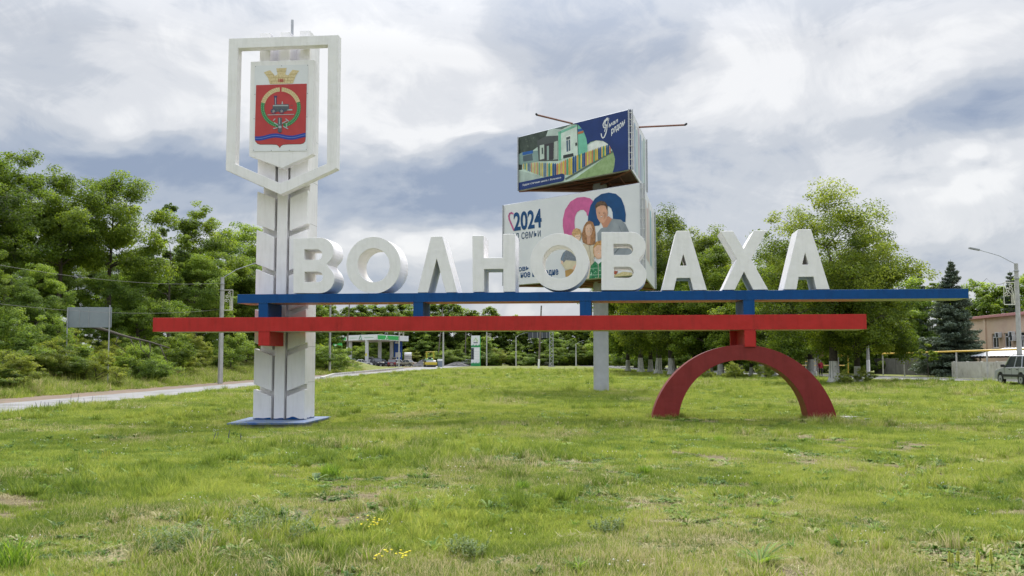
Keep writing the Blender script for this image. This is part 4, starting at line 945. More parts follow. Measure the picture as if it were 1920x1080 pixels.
# --- shrubs on the left bank
BG = 'shrubs along the left road bank'
def bank_where(px, ty):
    w = ('at the left edge of the photo' if px < 45 else 'left of the grey road sign' if px < 125 else 'below the grey road sign' if px < 205 else 'between the road sign and the red beam' if px < 285 else 'under the left end of the red beam' if px < 405 else 'between the lamp post and the tower' if px < 475 else 'half hidden by the tower')
    return ('low front shrub' if ty > 645 else 'taller rear shrub') + ' on the left bank ' + w
k = 0
for (px, ty, Y, kd) in ((-20, 640, 47, 'bushA'), (30, 632, 50, 'bushB'), (62, 655, 47.5, 'bushA'), (95, 640, 55, 'bushA'), (110, 662, 49.5, 'bushC'), (150, 650, 53, 'bushB'), (180, 662, 54, 'bushA'), (212, 640, 60, 'bushA'), (245, 648, 61, 'bushC'), (268, 655, 60, 'bushB'), (300, 648, 64, 'bushA'), (330, 632, 66, 'bushB'), (345, 655, 65, 'bushA'), (372, 650, 70, 'bushA'), (395, 628, 74, 'bushB'), (432, 632, 79, 'bushB'), (462, 640, 82, 'bushA'), (480, 652, 86, 'bushA'), (10, 590, 58, 'bushB'), (85, 605, 62, 'bushB'), (60, 690, 46.0, 'bushC'), (0, 690, 44.5, 'bushC'), (140, 690, 50.5, 'bushA'), (520, 655, 92, 'bushB'), (20, 668, 46, 'bushA'), (170, 672, 52, 'bushC'), (225, 668, 56, 'bushA'), (285, 672, 62, 'bushB'), (250, 632, 70, 'bushB'), (130, 622, 62, 'bushA'), (312, 628, 76, 'bushC'), (362, 632, 84, 'bushA'), (-30, 660, 45, 'bushB')):
    Y = max(Y, ((25.2 if ty > 645 and px < 300 else 26.8)+1.4*(k % 3))*F/(960-px)); p = at(px, ty, Y); z = gzf(p.x, Y); h = max(p.z-z, .8); k += 1
    tree(kd, p.x, Y, h, k*1.7, 'roadside_shrub', bank_where(px, ty), BG, 'shrub', min(1.9, max(1.1, 3.2/h*.8)), None, ('stems', 'foliage'))
# --- trees behind and beside the petrol station and along the horizon
FG = 'trees of the far wood behind the petrol station'
def far_where(px):
    return ('above and behind the petrol station canopy' if px < 770 else 'behind the road roller and gravel heaps' if px < 875 else 'behind the price sign' if px < 945 else 'behind the overhead gantry sign' if px < 1045 else 'left of the billboard pole' if px < 1115 else 'right of the billboard pole')
far = []
rs_ = np.random.RandomState(77)
for i in range(30):
    px = 585+i*22+rs_.uniform(-8, 8); Y = rs_.uniform(246, 262)
    ty = np.interp(px, [585, 640, 700, 800, 880, 940, 1000, 1060, 1130, 1240], [566, 570, 572, 570, 568, 580, 596, 600, 584, 560])+rs_.uniform(-6, 10)
    place(('farA', 'farB', 'farC', 'farA')[i % 4], px, ty, Y, i*2.1, 'far_tree', 'tall leafy tree of the far wood ' + far_where(px), FG, 1.15)
for i in range(16):
    px = 600+i*40+rs_.uniform(-10, 10); Y = rs_.uniform(234, 242)+(6 if px < 800 else 0)
    place(('farA', 'farC', 'farB')[i % 3], px, 632+rs_.uniform(-10, 12), Y, i*1.1, 'far_tree', 'lower front tree of the far wood ' + far_where(px), 'lower trees along the front of the far wood', 1.3)
for i, (px, ty, Y, kd) in enumerate(((598, 560, 150, 'farA'), (622, 575, 165, 'farA'), (575, 555, 140, 'farB'), (655, 585, 246, 'farA'))):
    place(kd, px, ty, Y, i*2.0, 'far_tree', ('dark tree right beside the tower at beam height', 'dark tree just left of the petrol station roof', 'tree half hidden by the tower above the red beam', 'tree behind the petrol station kiosk')[i])
for i, (px, ty, Y, kd) in enumerate(((612, 655, 132, 'bushB'), (640, 668, 150, 'bushA'), (665, 676, 165, 'bushA'))): place(kd, px, ty, Y, i, 'roadside_shrub', ('yellow-green shrub on the bank beside the tower', 'low shrub in the middle of the grassy bank before the station', 'low shrub at the right end of the grassy bank before the station')[i], wide=1.6, cat='shrub', parts=('stems', 'foliage'))
UG = 'undergrowth bushes along the foot of the far wood'
for i in range(34):
    px = 590+i*38+rs_.uniform(-9, 9); Y = (rs_.uniform(229, 236) if px < 1130 else np.interp(px, [1130, 1300, 1500, 1900], [215, 170, 142, 142]))
    if 600 < px < 790: Y = 240
    g_ = gzf(at(px, 680, Y).x, Y); p_ = at(px, 680, Y); tree(('bushC', 'bushA', 'bushB', 'bushC')[i % 4], p_.x, Y, rs_.uniform(3.0, 4.6), i*1.7, 'undergrowth_bush', 'low bush under the far trees ' + (far_where(px) if px < 1200 else 'seen through the red half ring' if px < 1530 else 'behind the near linden pair' if px < 1650 else 'behind the dark grey wall' if px < 1790 else 'behind the pink building'), UG, 'shrub', 1.7, None, ('stems', 'foliage'))
# --- right-hand linden rows with whitewashed trunks
def lind(key, px, by, topy, rz, label, group=None, wide=1.0, Y=None):
    p = gp(px, by); Y = Y or p.y; x = (px-960)/F*Y*1.0; t = at(px, topy, Y); x = t.x; linden(key, x, Y, t.z-gzf(x, Y), rz, label, group, wide)
lind('lindA', 1556, 719, 358, 3.3, 'big linden right of the letters with a thick whitewashed trunk by the red half ring', wide=1.02)
lind('lindB', 1602, 717, 430, 2.2, 'linden with a leaning whitewashed trunk, second of the near pair on the right', wide=1.0)
lind('lindB', 1257, 704, 398, 1.2, 'linden behind the first A, right trunk of a close whitewashed pair', wide=.95)
lind('lindB', 1231, 702, 412, 4.2, 'linden behind the first A, left trunk of a close whitewashed pair', wide=.9)
LG = 'whitewashed lindens of the rear rows seen through the half ring'
ORD = ['first', 'second', 'third', 'fourth', 'fifth', 'sixth', 'seventh', 'eighth', 'ninth', 'tenth', 'eleventh', 'twelfth']
REAR = ((1200, 699, 470, 'lindC', 1.0), (1218, 698, 500, 'lindC', 1.0), (1327, 705, 430, 'lindB', .9), (1348, 706, 455, 'lindC', 1.0), (1386, 706, 520, 'lindC', 1.05), (1405, 708, 545, 'lindC', 1.0), (1424, 709, 500, 'lindC', 1.1), (1446, 708, 470, 'lindB', .9), (1466, 706, 470, 'lindC', 1.0), (1514, 705, 450, 'lindC', 1.1), (1300, 704, 520, 'lindC', 1.0), (1176, 697, 520, 'lindC', 1.0))
for i, (px, by, ty, kd, w) in enumerate(REAR):
    lind(kd, px, by, ty, i*1.9, 'rear linden with the %s whitewashed trunk from the left, right of the billboard pole' % ORD[sorted(q[0] for q in REAR).index(px)], LG, w)
RG = 'green trees behind the right road'
for i, (px, ty, Y, kd) in enumerate(((1480, 520, 150, 'farA'), (1420, 540, 155, 'farC'), (1350, 540, 160, 'farA'), (1290, 545, 165, 'farA'), (1560, 520, 145, 'farC'), (1610, 530, 140, 'farA'), (1660, 545, 138, 'farA'), (1700, 522, 140, 'farB'), (1745, 528, 145, 'farC'), (1240, 550, 172, 'farA'), (1190, 565, 190, 'farA'), (1690, 600, 128, 'farA'), (1625, 600, 130, 'farA'), (1510, 610, 135, 'farA'), (1400, 615, 140, 'farA'), (1320, 620, 145, 'farA'))):
    place(kd, px, ty, Y, i*1.6, 'background_tree', 'tree behind the right road, ' + ('behind the first A' if px < 1345 else 'behind the X' if px < 1450 else 'behind the last A' if px < 1575 else 'right of the last A' if px < 1670 else 'left of the big spruce'), RG, 1.15)
for i, (px, ty, Y, kd, lb) in enumerate(((1835, 528, 150, 'farB', 'bright bushy tree above the left end of the pink building'), (1868, 534, 146, 'farC', 'bushy tree above the middle of the pink building'), (1905, 520, 152, 'farB', 'leafy tree behind the right lamp post'), (1800, 545, 152, 'farA', 'dark leafy tree between the spruce and the pink building'))):
    place(kd, px, ty, Y, i*2.2, 'background_tree', lb)
place('sapling', 1738, 645, 100, .5, 'young_maple', 'small round-headed young tree in front of the yellow pipe')
place('sapling', 1058, 662, 150, 1.5, 'young_maple', 'thin young tree with a white stem on the far lawn', wide=.6)

# --- spruces
def gen_spruce(seed, H, R, needles, size, whorls):
    rs = np.random.RandomState(seed); b = MB(); b.tube([(0, 0, -.2), (0, 0, H*.5), (0, 0, H)], [H*.018, H*.011, .01], 8)
    Cs = []; Ns = []; Ts = []
    for w in range(whorls):
        f = (w+.5)/whorls; z = H*(.05+.93*f); r = R*(1-f)**.85*rs.uniform(.85, 1.1)+.12
        for k in range(int(rs.randint(6, 9))):
            a = rs.uniform(0, 6.28); L = r*rs.uniform(.75, 1.12); dr = -.18+.5*f
            tip = np.array([math.cos(a)*L, math.sin(a)*L, z+dr*L*.7]); mid = np.array([math.cos(a)*L*.5, math.sin(a)*L*.5, z+dr*L*.3-.05*L])
            b.tube([(0, 0, z), tuple(mid), tuple(tip)], [.03, .02, .008], 3, 0, False)
            n = max(8, int(needles*L)); s = rs.uniform(.12, 1.0, n)**.8
            p = np.where(s[:, None] < .5, mid*(s[:, None]*2)+np.array([0, 0, z])*(1-s[:, None]*2), mid*(2-2*s[:, None])+tip*(2*s[:, None]-1))
            side = np.array([-math.sin(a), math.cos(a), 0]); wd = (.30*L*(1-s*.55)+.06)
            p = p+side*(rs.uniform(-1, 1, n)*wd)[:, None]+rs.normal(size=(n, 3))*np.array([.05, .05, .07]); p[:, 2] -= rs.uniform(0, .22, n)*L*.35
            Cs.append(p); Ns.append(np.array([0, 0, .9])+rs.normal(size=(n, 3))*.55); Ts.append(.35+.35*s+rs.normal(size=n)*.14+rs.normal()*.08)
    me = leaves_mesh('crown', np.concatenate(Cs), np.concatenate(Ns), size*rs.uniform(.7, 1.3, sum(len(c) for c in Cs)), np.concatenate(Ts), L_SPR, rs, .38, .1)
    tm = bpy.data.meshes.new('trunk'); tm.from_pydata(b.v, [], b.f); tm.materials.append(BARK); tm.update(); return tm, me, H
PROTO['spruce'] = gen_spruce(71, 12.6, 4.0, 150, .24, 34); PROTO['spruce2'] = gen_spruce(73, 12, 2.2, 90, .32, 24)
place('spruce', 1782, 486, 106, .4, 'spruce_tree', 'big blue-green spruce beside the pink building')
place('spruce2', 1722, 502, 142, 1.4, 'spruce_tree', 'distant thin spruce poking up left of the big spruce')
place('spruce2', 1893, 506, 138, 2.4, 'spruce_tree', 'dark spruce behind the lamp post above the pink building')
# ------------------------------------------------------------------ street furniture
ORN = pm('cream_painted_ornament', (.70, .68, .58), (.6, .58, .5), 5, .5)
def ornament(mb, w, h):
    """flat steel panel: frame, three stars and their curved tails"""
    for p in (((0, 0), (w, 0)), ((0, h), (w, h)), ((0, 0), (0, h)), ((w, 0), (w, h))):
        mb.tube([(p[0][0], 0, p[0][1]), (p[1][0], 0, p[1][1])], .022, 4)
    for cx, cz, r in ((.62*w, .86*h, .15*w), (.36*w, .68*h, .16*w), (.22*w, .48*h, .15*w)):
        pts = [(cx+(r if i % 2 == 0 else r*.45)*1.3*math.sin(i*math.pi/5), 0, cz+(r if i % 2 == 0 else r*.45)*1.3*math.cos(i*math.pi/5)) for i in range(10)]
        mb.tube(pts+[pts[0]], .020, 4, 0, False)
    for a in ((.68, .80, .92), (.5, .60, .82), (.40, .42, .72), (.80, .9, .98)):
        mb.tube([(a[0]*w*.9, 0, a[1]*h*.92), (a[2]*w*.92, 0, .45*h), (a[2]*w*.96, 0, .03*h)], .018, 4)
def lamp_post(x, y, h, label, group=None, arm=None, orn=None, rz=0, lean=0, white=0, m=None, r=.12, name='lamp_post', cat='lamp post'):
    """square tapered concrete post; arm = (dx, dz) of the lamp bracket; orn = side of the ornament"""
    e = empty(name, (x, y, gzf(x, y)-.1), rz, label, cat, group)
    b = MB(); b.tube([(0, 0, 0), (lean*h, 0, h)], [r*1.25, r*.85], 4 if m is None else 8); pst = b.build('post', m or POSTC, e)
    if white: MB().tube([(0, 0, 0), (lean*white, 0, white)], [r*1.27, r*1.24], 4 if m is None else 8).build('white_paint', flat('white_limewash', (.78, .77, .75), .8), pst)
    if arm:
        ax, az = arm; t = math.copysign(1, ax)
        a = MB().tube([(lean*h, 0, h-.25), (lean*h+t*.1, 0, h), (lean*h+ax*.35, 0, h+az*.5), (lean*h+ax*.8, 0, h+az*.9)], .026, 6).build('lamp_arm', STEEL, e)
        p = Vector((lean*h+ax*.78, 0, h+az*.88)); q = Vector((lean*h+ax, 0, h+az))
        b = MB(); d = (q-p).normalized(); n = Vector((-d.z, 0, d.x)); 
        b.add([p+n*.05+Vector((0, .09, 0)), p+n*.05-Vector((0, .09, 0)), q+n*.03-Vector((0, .13, 0)), q+n*.03+Vector((0, .13, 0)), p-n*.04+Vector((0, .09, 0)), p-n*.04-Vector((0, .09, 0)), q-n*.05-Vector((0, .13, 0)), q-n*.05+Vector((0, .13, 0))],
              [(0, 1, 2, 3), (7, 6, 5, 4), (0, 4, 5, 1), (1, 5, 6, 2), (2, 6, 7, 3), (3, 7, 4, 0)])
        b.build('lamp_head', flat('lamp_grey', (.30, .31, .32), .5), a)
    if orn:
        sd, z0, w, hh = orn; b = MB(); ornament(b, w, hh); o = b.build('star_ornament', ORN, e); o.location = (sd*.14 if sd > 0 else -.14-w, 0, z0)
        if sd < 0: pass
        for zz in (z0+.03, z0+hh-.03): MB().tube([(0, 0, zz), (sd*.18, 0, zz)], .02, 4).build('clamp', STEEL, e)
    for zz in (h-.5, h-.95): MB().tube([(lean*zz, -.0, zz), (lean*zz, 0, zz+.06)], r*1.15, 8).build('steel_band', STEEL, e)
    return e
p = at(413, 711, 74); lamp_post(p.x, 74, at(414, 520, 74).z-gzf(p.x, 74)+.1, 'concrete lamp post with a cream star ornament left of the tower', arm=(2.9, 1.15), orn=(1, at(414, 581.5, 74).z-gzf(p.x, 74)+.1, .66, 1.5), r=.16)
p = at(1913, 700, 61); lamp_post(p.x, 61, at(1912, 494, 61).z-gzf(p.x, 61)+.1, 'concrete lamp post with a long arm and star ornament by the silver car', arm=(-2.85, .95), orn=(-1, at(1912, 571, 61).z-gzf(p.x, 61)+.1, .68, 1.36), r=.15)
WOODP = pm('weathered_pole_wood', (.19, .165, .14), (.12, .10, .085), 4, .9, .3, 20)
def far_post(px, by, ty, label, Y=None, **k):
    g = gp(px, by); Y = Y or g.y; x = at(px, by, Y).x; h = at(px, ty, Y).z-gzf(x, Y)
    return lamp_post(x, Y, h, label, **k)
far_post(618, 692, 560, 'pale post with a whitewashed foot at the grassy bank right of the tower', Y=130, white=1.6, r=.13)
far_post(650, 680, 566, 'dark wooden pole with a white foot in front of the station roof', Y=178, m=WOODP, white=2.4, lean=.035, name='utility_pole', cat='pole')
far_post(748, 692, 600, 'pale post with an ornament at the right end of the station roof', Y=196, orn=(1, 6.2, .8, 1.3))
far_post(820, 668, 575, 'leaning wooden pole above the road roller', Y=232, m=WOODP, lean=.09, name='utility_pole', cat='pole')
far_post(831, 688, 588, 'straight pale post right of the road roller', Y=205, r=.15)
far_post(872, 672, 590, 'thin wooden pole left of the price sign', Y=238, m=WOODP, lean=.02, name='utility_pole', cat='pole')
far_post(912.5, 686, 600, 'pale post with an ornament right of the price sign', Y=226, orn=(1, 6.0, .8, 1.4), arm=(2, .7))
far_post(967.5, 687, 630, 'far lamp post with its arm reaching right to the gantry sign', Y=222, arm=(2.6, .9))
far_post(1010, 692, 572, 'leaning wooden pole with a white foot beside the gantry mast', Y=185, m=WOODP, white=1.8, lean=.045, name='utility_pole', cat='pole', r=.15)
far_post(1080, 686, 644, 'small far lamp post left of the billboard pole', Y=226, arm=(1.9, .8))
far_post(1628.5, 704, 632, 'square pale post with a white foot right of the near lindens', Y=108, white=1.9, r=.16)
far_post(1571.5, 704, 655, 'pale pipe post between the two near linden trunks', Y=112, r=.13)
far_post(1530, 702, 650, 'pale post standing behind the crossing sign', Y=122, r=.14)
far_post(1477, 703, 640, 'thin pale post seen above the right shoulder of the half ring', Y=126, r=.13)
# blank road sign seen from behind
pa, pb_ = at(125, 640, 62), at(204, 640, 62)
rsn = empty('road_sign', (pa.x, 62, gzf(pa.x, 62)-.1), 0, 'large blank grey back of a road sign on two posts before the left wood', 'road sign')
w = pb_.x-pa.x; z_ = lambda y: at(160, y, 62).z-gzf(pa.x, 62)+.1
MB().box(-.04, w+.10, .06, .10, z_(614), z_(576)).build('panel', pm('grey_sheet_back', (.30, .335, .36), (.25, .285, .31), 1.2, .5, .05, 8, .2), rsn, bevel=.006)
for xx, yt in ((0.0, 577), (w, 572)):
    zb_ = gzf(pa.x+xx, 62)-gzf(pa.x, 62)-.3
    MB().cyl((xx, 0, zb_), (xx, 0, z_(yt)), .042, 8).build('post', STEEL, rsn)
for f in (.28, .5): MB().box(w*f-.012, w*f+.012, .035, .06, z_(613), z_(577)).build('stiffener', STEEL, rsn)
# gantry with sign, far
g0_ = gp(1034, 690); Yg = 205
gan = empty('sign_gantry', (at(1034, 690, Yg).x, Yg, gzf(at(1034, 690, Yg).x, Yg)), 0, 'lattice mast carrying a dark overhead road sign in the distance', 'road sign')
zt = at(1034, 605, Yg).z-gan.location.z
for sx_ in (-.35, .35):
    for sy_ in (-.35, .35): MB().box(sx_-.06, sx_+.06, sy_-.06, sy_+.06, -.1, zt).build('mast_leg', STEEL, gan)
b = MB(); n = 16
for i in range(n):
    z0, z1 = zt*i/n, zt*(i+1)/n; s_ = 1 if i % 2 else -1; b.tube([(-.35*s_, -.36, z0), (.35*s_, -.36, z1)], .035, 4); b.tube([(-.35*s_, .36, z0), (.35*s_, .36, z1)], .035, 4)
tag(b.build('mast_lacing', STEEL, gan), kind='stuff')
xw0 = at(990, 628, Yg).x-gan.location.x; zz0 = at(1010, 634, Yg).z-gan.location.z; zz1 = at(1010, 623, Yg).z-gan.location.z
MB().box(xw0, -.45, -.5, -.4, zz0, zz1).build('sign_panel', flat('dark_sign_back', (.06, .065, .085), .5), gan)
for f in (.2, .4, .6, .8): MB().box(xw0*f-.04, xw0*f+.04, -.56, -.5, zz0, zz1).build('panel_rib', STEEL, gan)
MB().box(xw0, .4, -.35, -.25, zz1+.15, zz1+.28).build('crossbeam', STEEL, gan); MB().box(xw0, .4, -.35, -.25, zz0+.1, zz0+.2).build('crossbeam', STEEL, gan)
MB().box(-.7, .7, -.7, .7, -.2, .16).build('footing', POSTC, gan)

# ------------------------------------------------------------------ cars
def wheel(e, x, y, r, w, m_rim=STEEL):
    t = MB().cyl((0, -w/2, 0), (0, w/2, 0), r, 20).build('wheel', BLACK, e, bevel=.02); t.location = (x, y, r)
    s_ = -1 if y < 0 else 1
    MB().cyl((0, s_*w*.36, 0), (0, s_*(w*.5+.006), 0), r*.62, 16).build('rim', m_rim, t)
    MB().cyl((0, s_*w*.5, 0), (0, s_*(w*.5+.02), 0), r*.16, 10).build('hub_cap', DARK, t)
def car(name, x, y, rz, paint, label, kind='sedan', group=None, L=4.2, W=1.68, Hh=1.46, z=None, cat='car', plate=False):
    e = empty(name, (x, y, (gzf(x, y) if z is None else z)+.02), rz, label, cat, group)
    hl = L/2; wr = .33 if kind != 'suv' else .36; gc = .20 if kind != 'suv' else .30; belt = Hh*.60
    fx, rx = hl*.62, -hl*.62
    if kind == 'sedan': cab = [(hl*.36, belt), (hl*.05, Hh-.02), (-hl*.38, Hh-.03), (-hl*.66, belt+.04)]; tail = belt+.02
    elif kind == 'hatch': cab = [(hl*.42, belt), (hl*.08, Hh-.02), (-hl*.72, Hh-.06), (-hl*.93, belt+.02)]; tail = belt
    else: cab = [(hl*.40, belt), (hl*.14, Hh-.02), (-hl*.82, Hh-.05), (-hl*.95, belt+.02)]; tail = belt
    def arch_(cx): return [(cx+(wr+.06)*math.cos(rad(a)), wr+(wr+.06)*math.sin(rad(a))) for a in range(0, 181, 20)]
    nose = belt-.16
    low = [(hl-.02, gc+.06), (hl, gc+.25), (hl-.04, nose-.06), (hl-.22, nose+.02), (hl*.42, belt), (-hl*.66, belt+.03), (-hl+.10, tail), (-hl+.02, tail-.18), (-hl, gc+.25), (-hl+.03, gc+.06)]
    under = []
    for cx in (rx, fx): under += [(q, w_) for q, w_ in reversed(arch_(cx)) if w_ > gc]
    prof = low+[(px_, pz_) for px_, pz_ in under]
    def fix(Lp): 
        a = sum(Lp[i][0]*Lp[(i+1) % len(Lp)][1]-Lp[(i+1) % len(Lp)][0]*Lp[i][1] for i in range(len(Lp)))
        return Lp if a > 0 else Lp[::-1]
    prism([fix(prof)], -W/2, W/2, lambda a, b_, t: (a, t, b_)).build('body', paint, e, bevel=.05)
    # cabin: glass all round with painted roof and pillars
    tw = W/2*.80; bw = W/2*.955
    def ring_(f): return [(cab[0][0]+(cab[1][0]-cab[0][0])*f, belt+(Hh-belt)*f), (cab[3][0]+(cab[2][0]-cab[3][0])*f, belt+(Hh-belt)*f)]
    def quad(p0, p1, sy, f0, f1): return None
    b = MB(); V = [(cab[0][0], -bw, belt-.01), (cab[3][0], -bw, belt-.01), (cab[3][0], bw, belt-.01), (cab[0][0], bw, belt-.01), (cab[1][0], -tw, Hh-.05), (cab[2][0], -tw, Hh-.06), (cab[2][0], tw, Hh-.06), (cab[1][0], tw, Hh-.05)]
    b.add(V, [(0, 1, 5, 4), (2, 3, 7, 6), (3, 0, 4, 7), (1, 2, 6, 5)]); b.build('glazing', GLASS, e)
    b = MB(); r0 = [(cab[1][0]+.03, -tw-.01), (cab[2][0]-.03, -tw-.01), (cab[2][0]-.03, tw+.01), (cab[1][0]+.03, tw+.01)]
    b.add([(x_, y_, Hh-.07) for x_, y_ in r0]+[(x_*.97, y_*.93, Hh) for x_, y_ in r0], [(3, 2, 1, 0), (4, 5, 6, 7), (0, 1, 5, 4), (1, 2, 6, 5), (2, 3, 7, 6), (3, 0, 4, 7)]); b.build('roof', paint, e, bevel=.03)
    mids = [0, 1] if kind != 'suv' else [0, .62, 1]
    for s_ in (-1, 1):
        for (bx, tx_) in ((cab[0][0], cab[1][0]), (cab[3][0], cab[2][0]), ((cab[0][0]+cab[3][0])/2+.1, (cab[1][0]+cab[2][0])/2+.1)) + (((cab[3][0]*.72, cab[2][0]*.74),) if kind == 'suv' else ()):
            MB().tube([(bx, s_*(bw+.005), belt-.03), (tx_, s_*(tw+.01), Hh-.04)], .035, 5).build('pillar', paint, e)
        MB().box(-hl*.86, hl*.52, s_*(W/2-.012), s_*(W/2+.022), gc+.20, gc+.34).build('side_trim', DARK, e)
        for hx_ in (.02, -hl*.44): MB().box(hx_-.09, hx_+.09, s_*(W/2-.01), s_*(W/2+.03), belt-.13, belt-.09).build('door_handle', DARK, e)
        for dx_ in (hl*.33, -hl*.10, -hl*.52): MB().box(dx_-.008, dx_+.008, s_*(W/2-.01), s_*(W/2+.004), gc+.12, belt-.02).build('door_gap', DARK, e)
        MB().box(cab[0][0]-.16, cab[0][0]+.02, s_*(W/2-.02), s_*(W/2+.17), belt+.02, belt+.18).build('side_mirror', DARK, e, bevel=.03)
        MB().box(hl-.10, hl+.012, s_*W*.27, s_*W*.45, nose-.16, nose-.03).build('headlight', flat('lamp_glass', (.65, .66, .66), .15), e)
        MB().box(-hl-.012, -hl+.10, s_*W*.30, s_*W*.46, tail-.30, tail-.12).build('tail_light', flat('tail_red', (.42, .03, .03), .25), e)
    MB().box(hl-.10, hl+.05, -W*.47, W*.47, gc+.06, gc+.26).build('bumper', DARK if kind == 'suv' else paint, e, bevel=.03); MB().box(-hl-.05, -hl+.10, -W*.47, W*.47, gc+.06, gc+.26).build('bumper', DARK if kind == 'suv' else paint, e, bevel=.03)
    MB().box(-hl-.056, -hl-.05, -.26, .26, gc+.28, gc+.39).build('number_plate', flat('plate_white', (.7, .7, .7), .4), e)
    if kind == 'suv':
        for s_ in (-1, 1): MB().tube([(cab[1][0]-.1, s_*tw*.86, Hh), (cab[1][0]-.15, s_*tw*.86, Hh+.06), (cab[2][0]+.1, s_*tw*.86, Hh+.05), (cab[2][0]+.05, s_*tw*.86, Hh-.03)], .018, 5).build('roof_rail', DARK, e)
        MB().cyl((-hl-.05, 0, 1.0), (-hl-.26, 0, 1.0), .33, 16).build('spare_wheel', BLACK, e)
    for cx in (fx, rx):
        for s_ in (-1, 1): wheel(e, cx, s_*(W/2-.10), wr, .19)
    return e
def paint(name, c, metal=.25): return pm('car_paint_'+name, c, tuple(v*.95 for v in c), 2, .28, metal=metal, spec=.6)
SILV = paint('silver', (.50, .51, .53), .45); WHT = paint('white', (.74, .74, .73), 0); BLK = paint('black', (.022, .022, .026)); BLU = paint('blue_grey', (.12, .15, .23)); MAR = paint('dark_maroon', (.11, .03, .035)); BEI = paint('beige', (.42, .38, .30)); 
# silver off-roader heading away along the right road
fw = at(1877, 717, 58.5); car('silver_car', fw.x+.80, 57.2, rad(88), SILV, 'silver off-road car cut by the right edge of the photo', 'suv', L=4.05, W=1.78, Hh=1.72)

# ------------------------------------------------------------------ petrol station
def st(px, py, Y): q = at(px, py, Y); return q
cA = at(706, 637, 210); cB = at(632, 638, 222.5); cC = at(766, 639, 224.5)
zc0 = cA.z; zc1 = at(706, 626.7, 210).z; gst = gzf(cA.x, 212)
stn = empty('petrol_station_canopy', (cA.x, cA.y, gst), 0, 'white and green petrol station canopy on slim columns', 'canopy')
A2_ = Vector((0, 0)); u_ = Vector((cB.x-cA.x, cB.y-cA.y)); v_ = Vector((cC.x-cA.x, cC.y-cA.y))
qd = [A2_, v_, u_+v_, u_]; zb0, zb1_ = zc0-gst, zc1-gst
PW = pm('white_fascia', (.72, .74, .76), (.66, .68, .70), 1, .4); GRNF = flat('fascia_green', hx('43b05c'), .4)
b = MB(); b.add([(q.x, q.y, zb0+.02) for q in qd]+[(q.x, q.y, zb1_) for q in qd], [(3, 2, 1, 0), (4, 5, 6, 7)]); b.build('roof_deck', PW, stn)
def wallq(mb, p, q, z0, z1, off, mi=0):
    d = (q-p).normalized(); n = Vector((d.y, -d.x)); 
    if n.dot(-((qd[2])/2-p)) < 0: n = -n
    p = p+n*off; q = q+n*off; mb.add([(p.x, p.y, z0), (q.x, q.y, z0), (q.x, q.y, z1), (p.x, p.y, z1)], [(0, 1, 2, 3)], mi)
for k in range(4):
    b = MB(); wallq(b, qd[k], qd[(k+1) % 4], zb0, zb1_, .0); b.build('fascia', PW, stn)
def fasc(k, f0, f1, h0, h1, m, name, off=.02):
    p, q = qd[k], qd[(k+1) % 4]; b = MB(); wallq(b, p.lerp(q, f0), p.lerp(q, f1), zb0+(zb1_-zb0)*h0, zb0+(zb1_-zb0)*h1, off); return b.build(name, m, stn)
fasc(0, .03, .70, .10, .86, GRNF, 'green_sign'); fasc(3, .02, .24, .10, .66, GRNF, 'green_sign')
fasc(3, .33, .52, .44, .50, GRNF, 'green_stripe'); fasc(3, .70, .93, .44, .50, GRNF, 'green_stripe')
def tri_logo(k, fc, m, name, w=.045, off=.05):
    p, q = qd[k], qd[(k+1) % 4]; d = (q-p); L_ = d.length; dn = d.normalized(); n = Vector((dn.y, -dn.x))
    if n.dot(-((qd[2])/2-p)) < 0: n = -n
    c = p+d*fc+n*off; H_ = zb1_-zb0; pts = [(c+dn*-.62, zb0+.12*H_), (c, zb0+.90*H_), (c+dn*.62, zb0+.12*H_), (c+dn*.1, zb0+.12*H_)]
    MB().tube([(a.x, a.y, z) for a, z in pts], .07, 4).build(name, m, stn)
tri_logo(3, .61, flat('logo_dark_green', hx('3c8a5a'), .4), 'triangle_logo'); tri_logo(0, .30, flat('logo_white', (.8, .82, .8), .4), 'triangle_logo')
for px, Y in ((657, 220), (688, 213.5), (712, 219), (734, 224)):
    q = at(px, 660, Y); x_, y_ = q.x-cA.x, q.y-cA.y; MB().box(x_-.34, x_+.34, y_-.34, y_+.34, -.3, zb0+.01).build('column', pm('white_column_paint', (.62, .62, .64), (.54, .54, .56), 1.5, .5), stn)
q = at(688, 660, 213.5); MB().box(q.x-cA.x-.3, q.x-cA.x+.05, q.y-cA.y-.36, q.y-cA.y-.345, 2.2, 2.8).build('yellow_notice', flat('notice_yellow', hx('d9cf4a')), stn)
# fuel pumps
for i, (px, Y) in enumerate(((695, 216), (739, 221))):
    q = at(px, 676, Y); e = empty('fuel_pump', (q.x, Y, gzf(q.x, Y)), 0, ('pale fuel pump beside the front canopy column', 'pale fuel pump beside the right canopy column')[i], 'fuel pump')
    MB().box(-.5, .5, -.3, .3, 0, 1.5).build('cabinet', PW, e, bevel=.04); MB().box(-.55, .55, -.34, .34, 1.5, 2.0).build('display_head', POSTC, e, bevel=.04); MB().box(-.4, .4, -.355, -.34, 1.58, 1.9).build('screen', GLASS, e); MB().tube([(.52, 0, 1.3), (.75, -.1, .9), (.6, -.1, .5), (.54, 0, .8)], .03, 5).build('hose', BLACK, e)
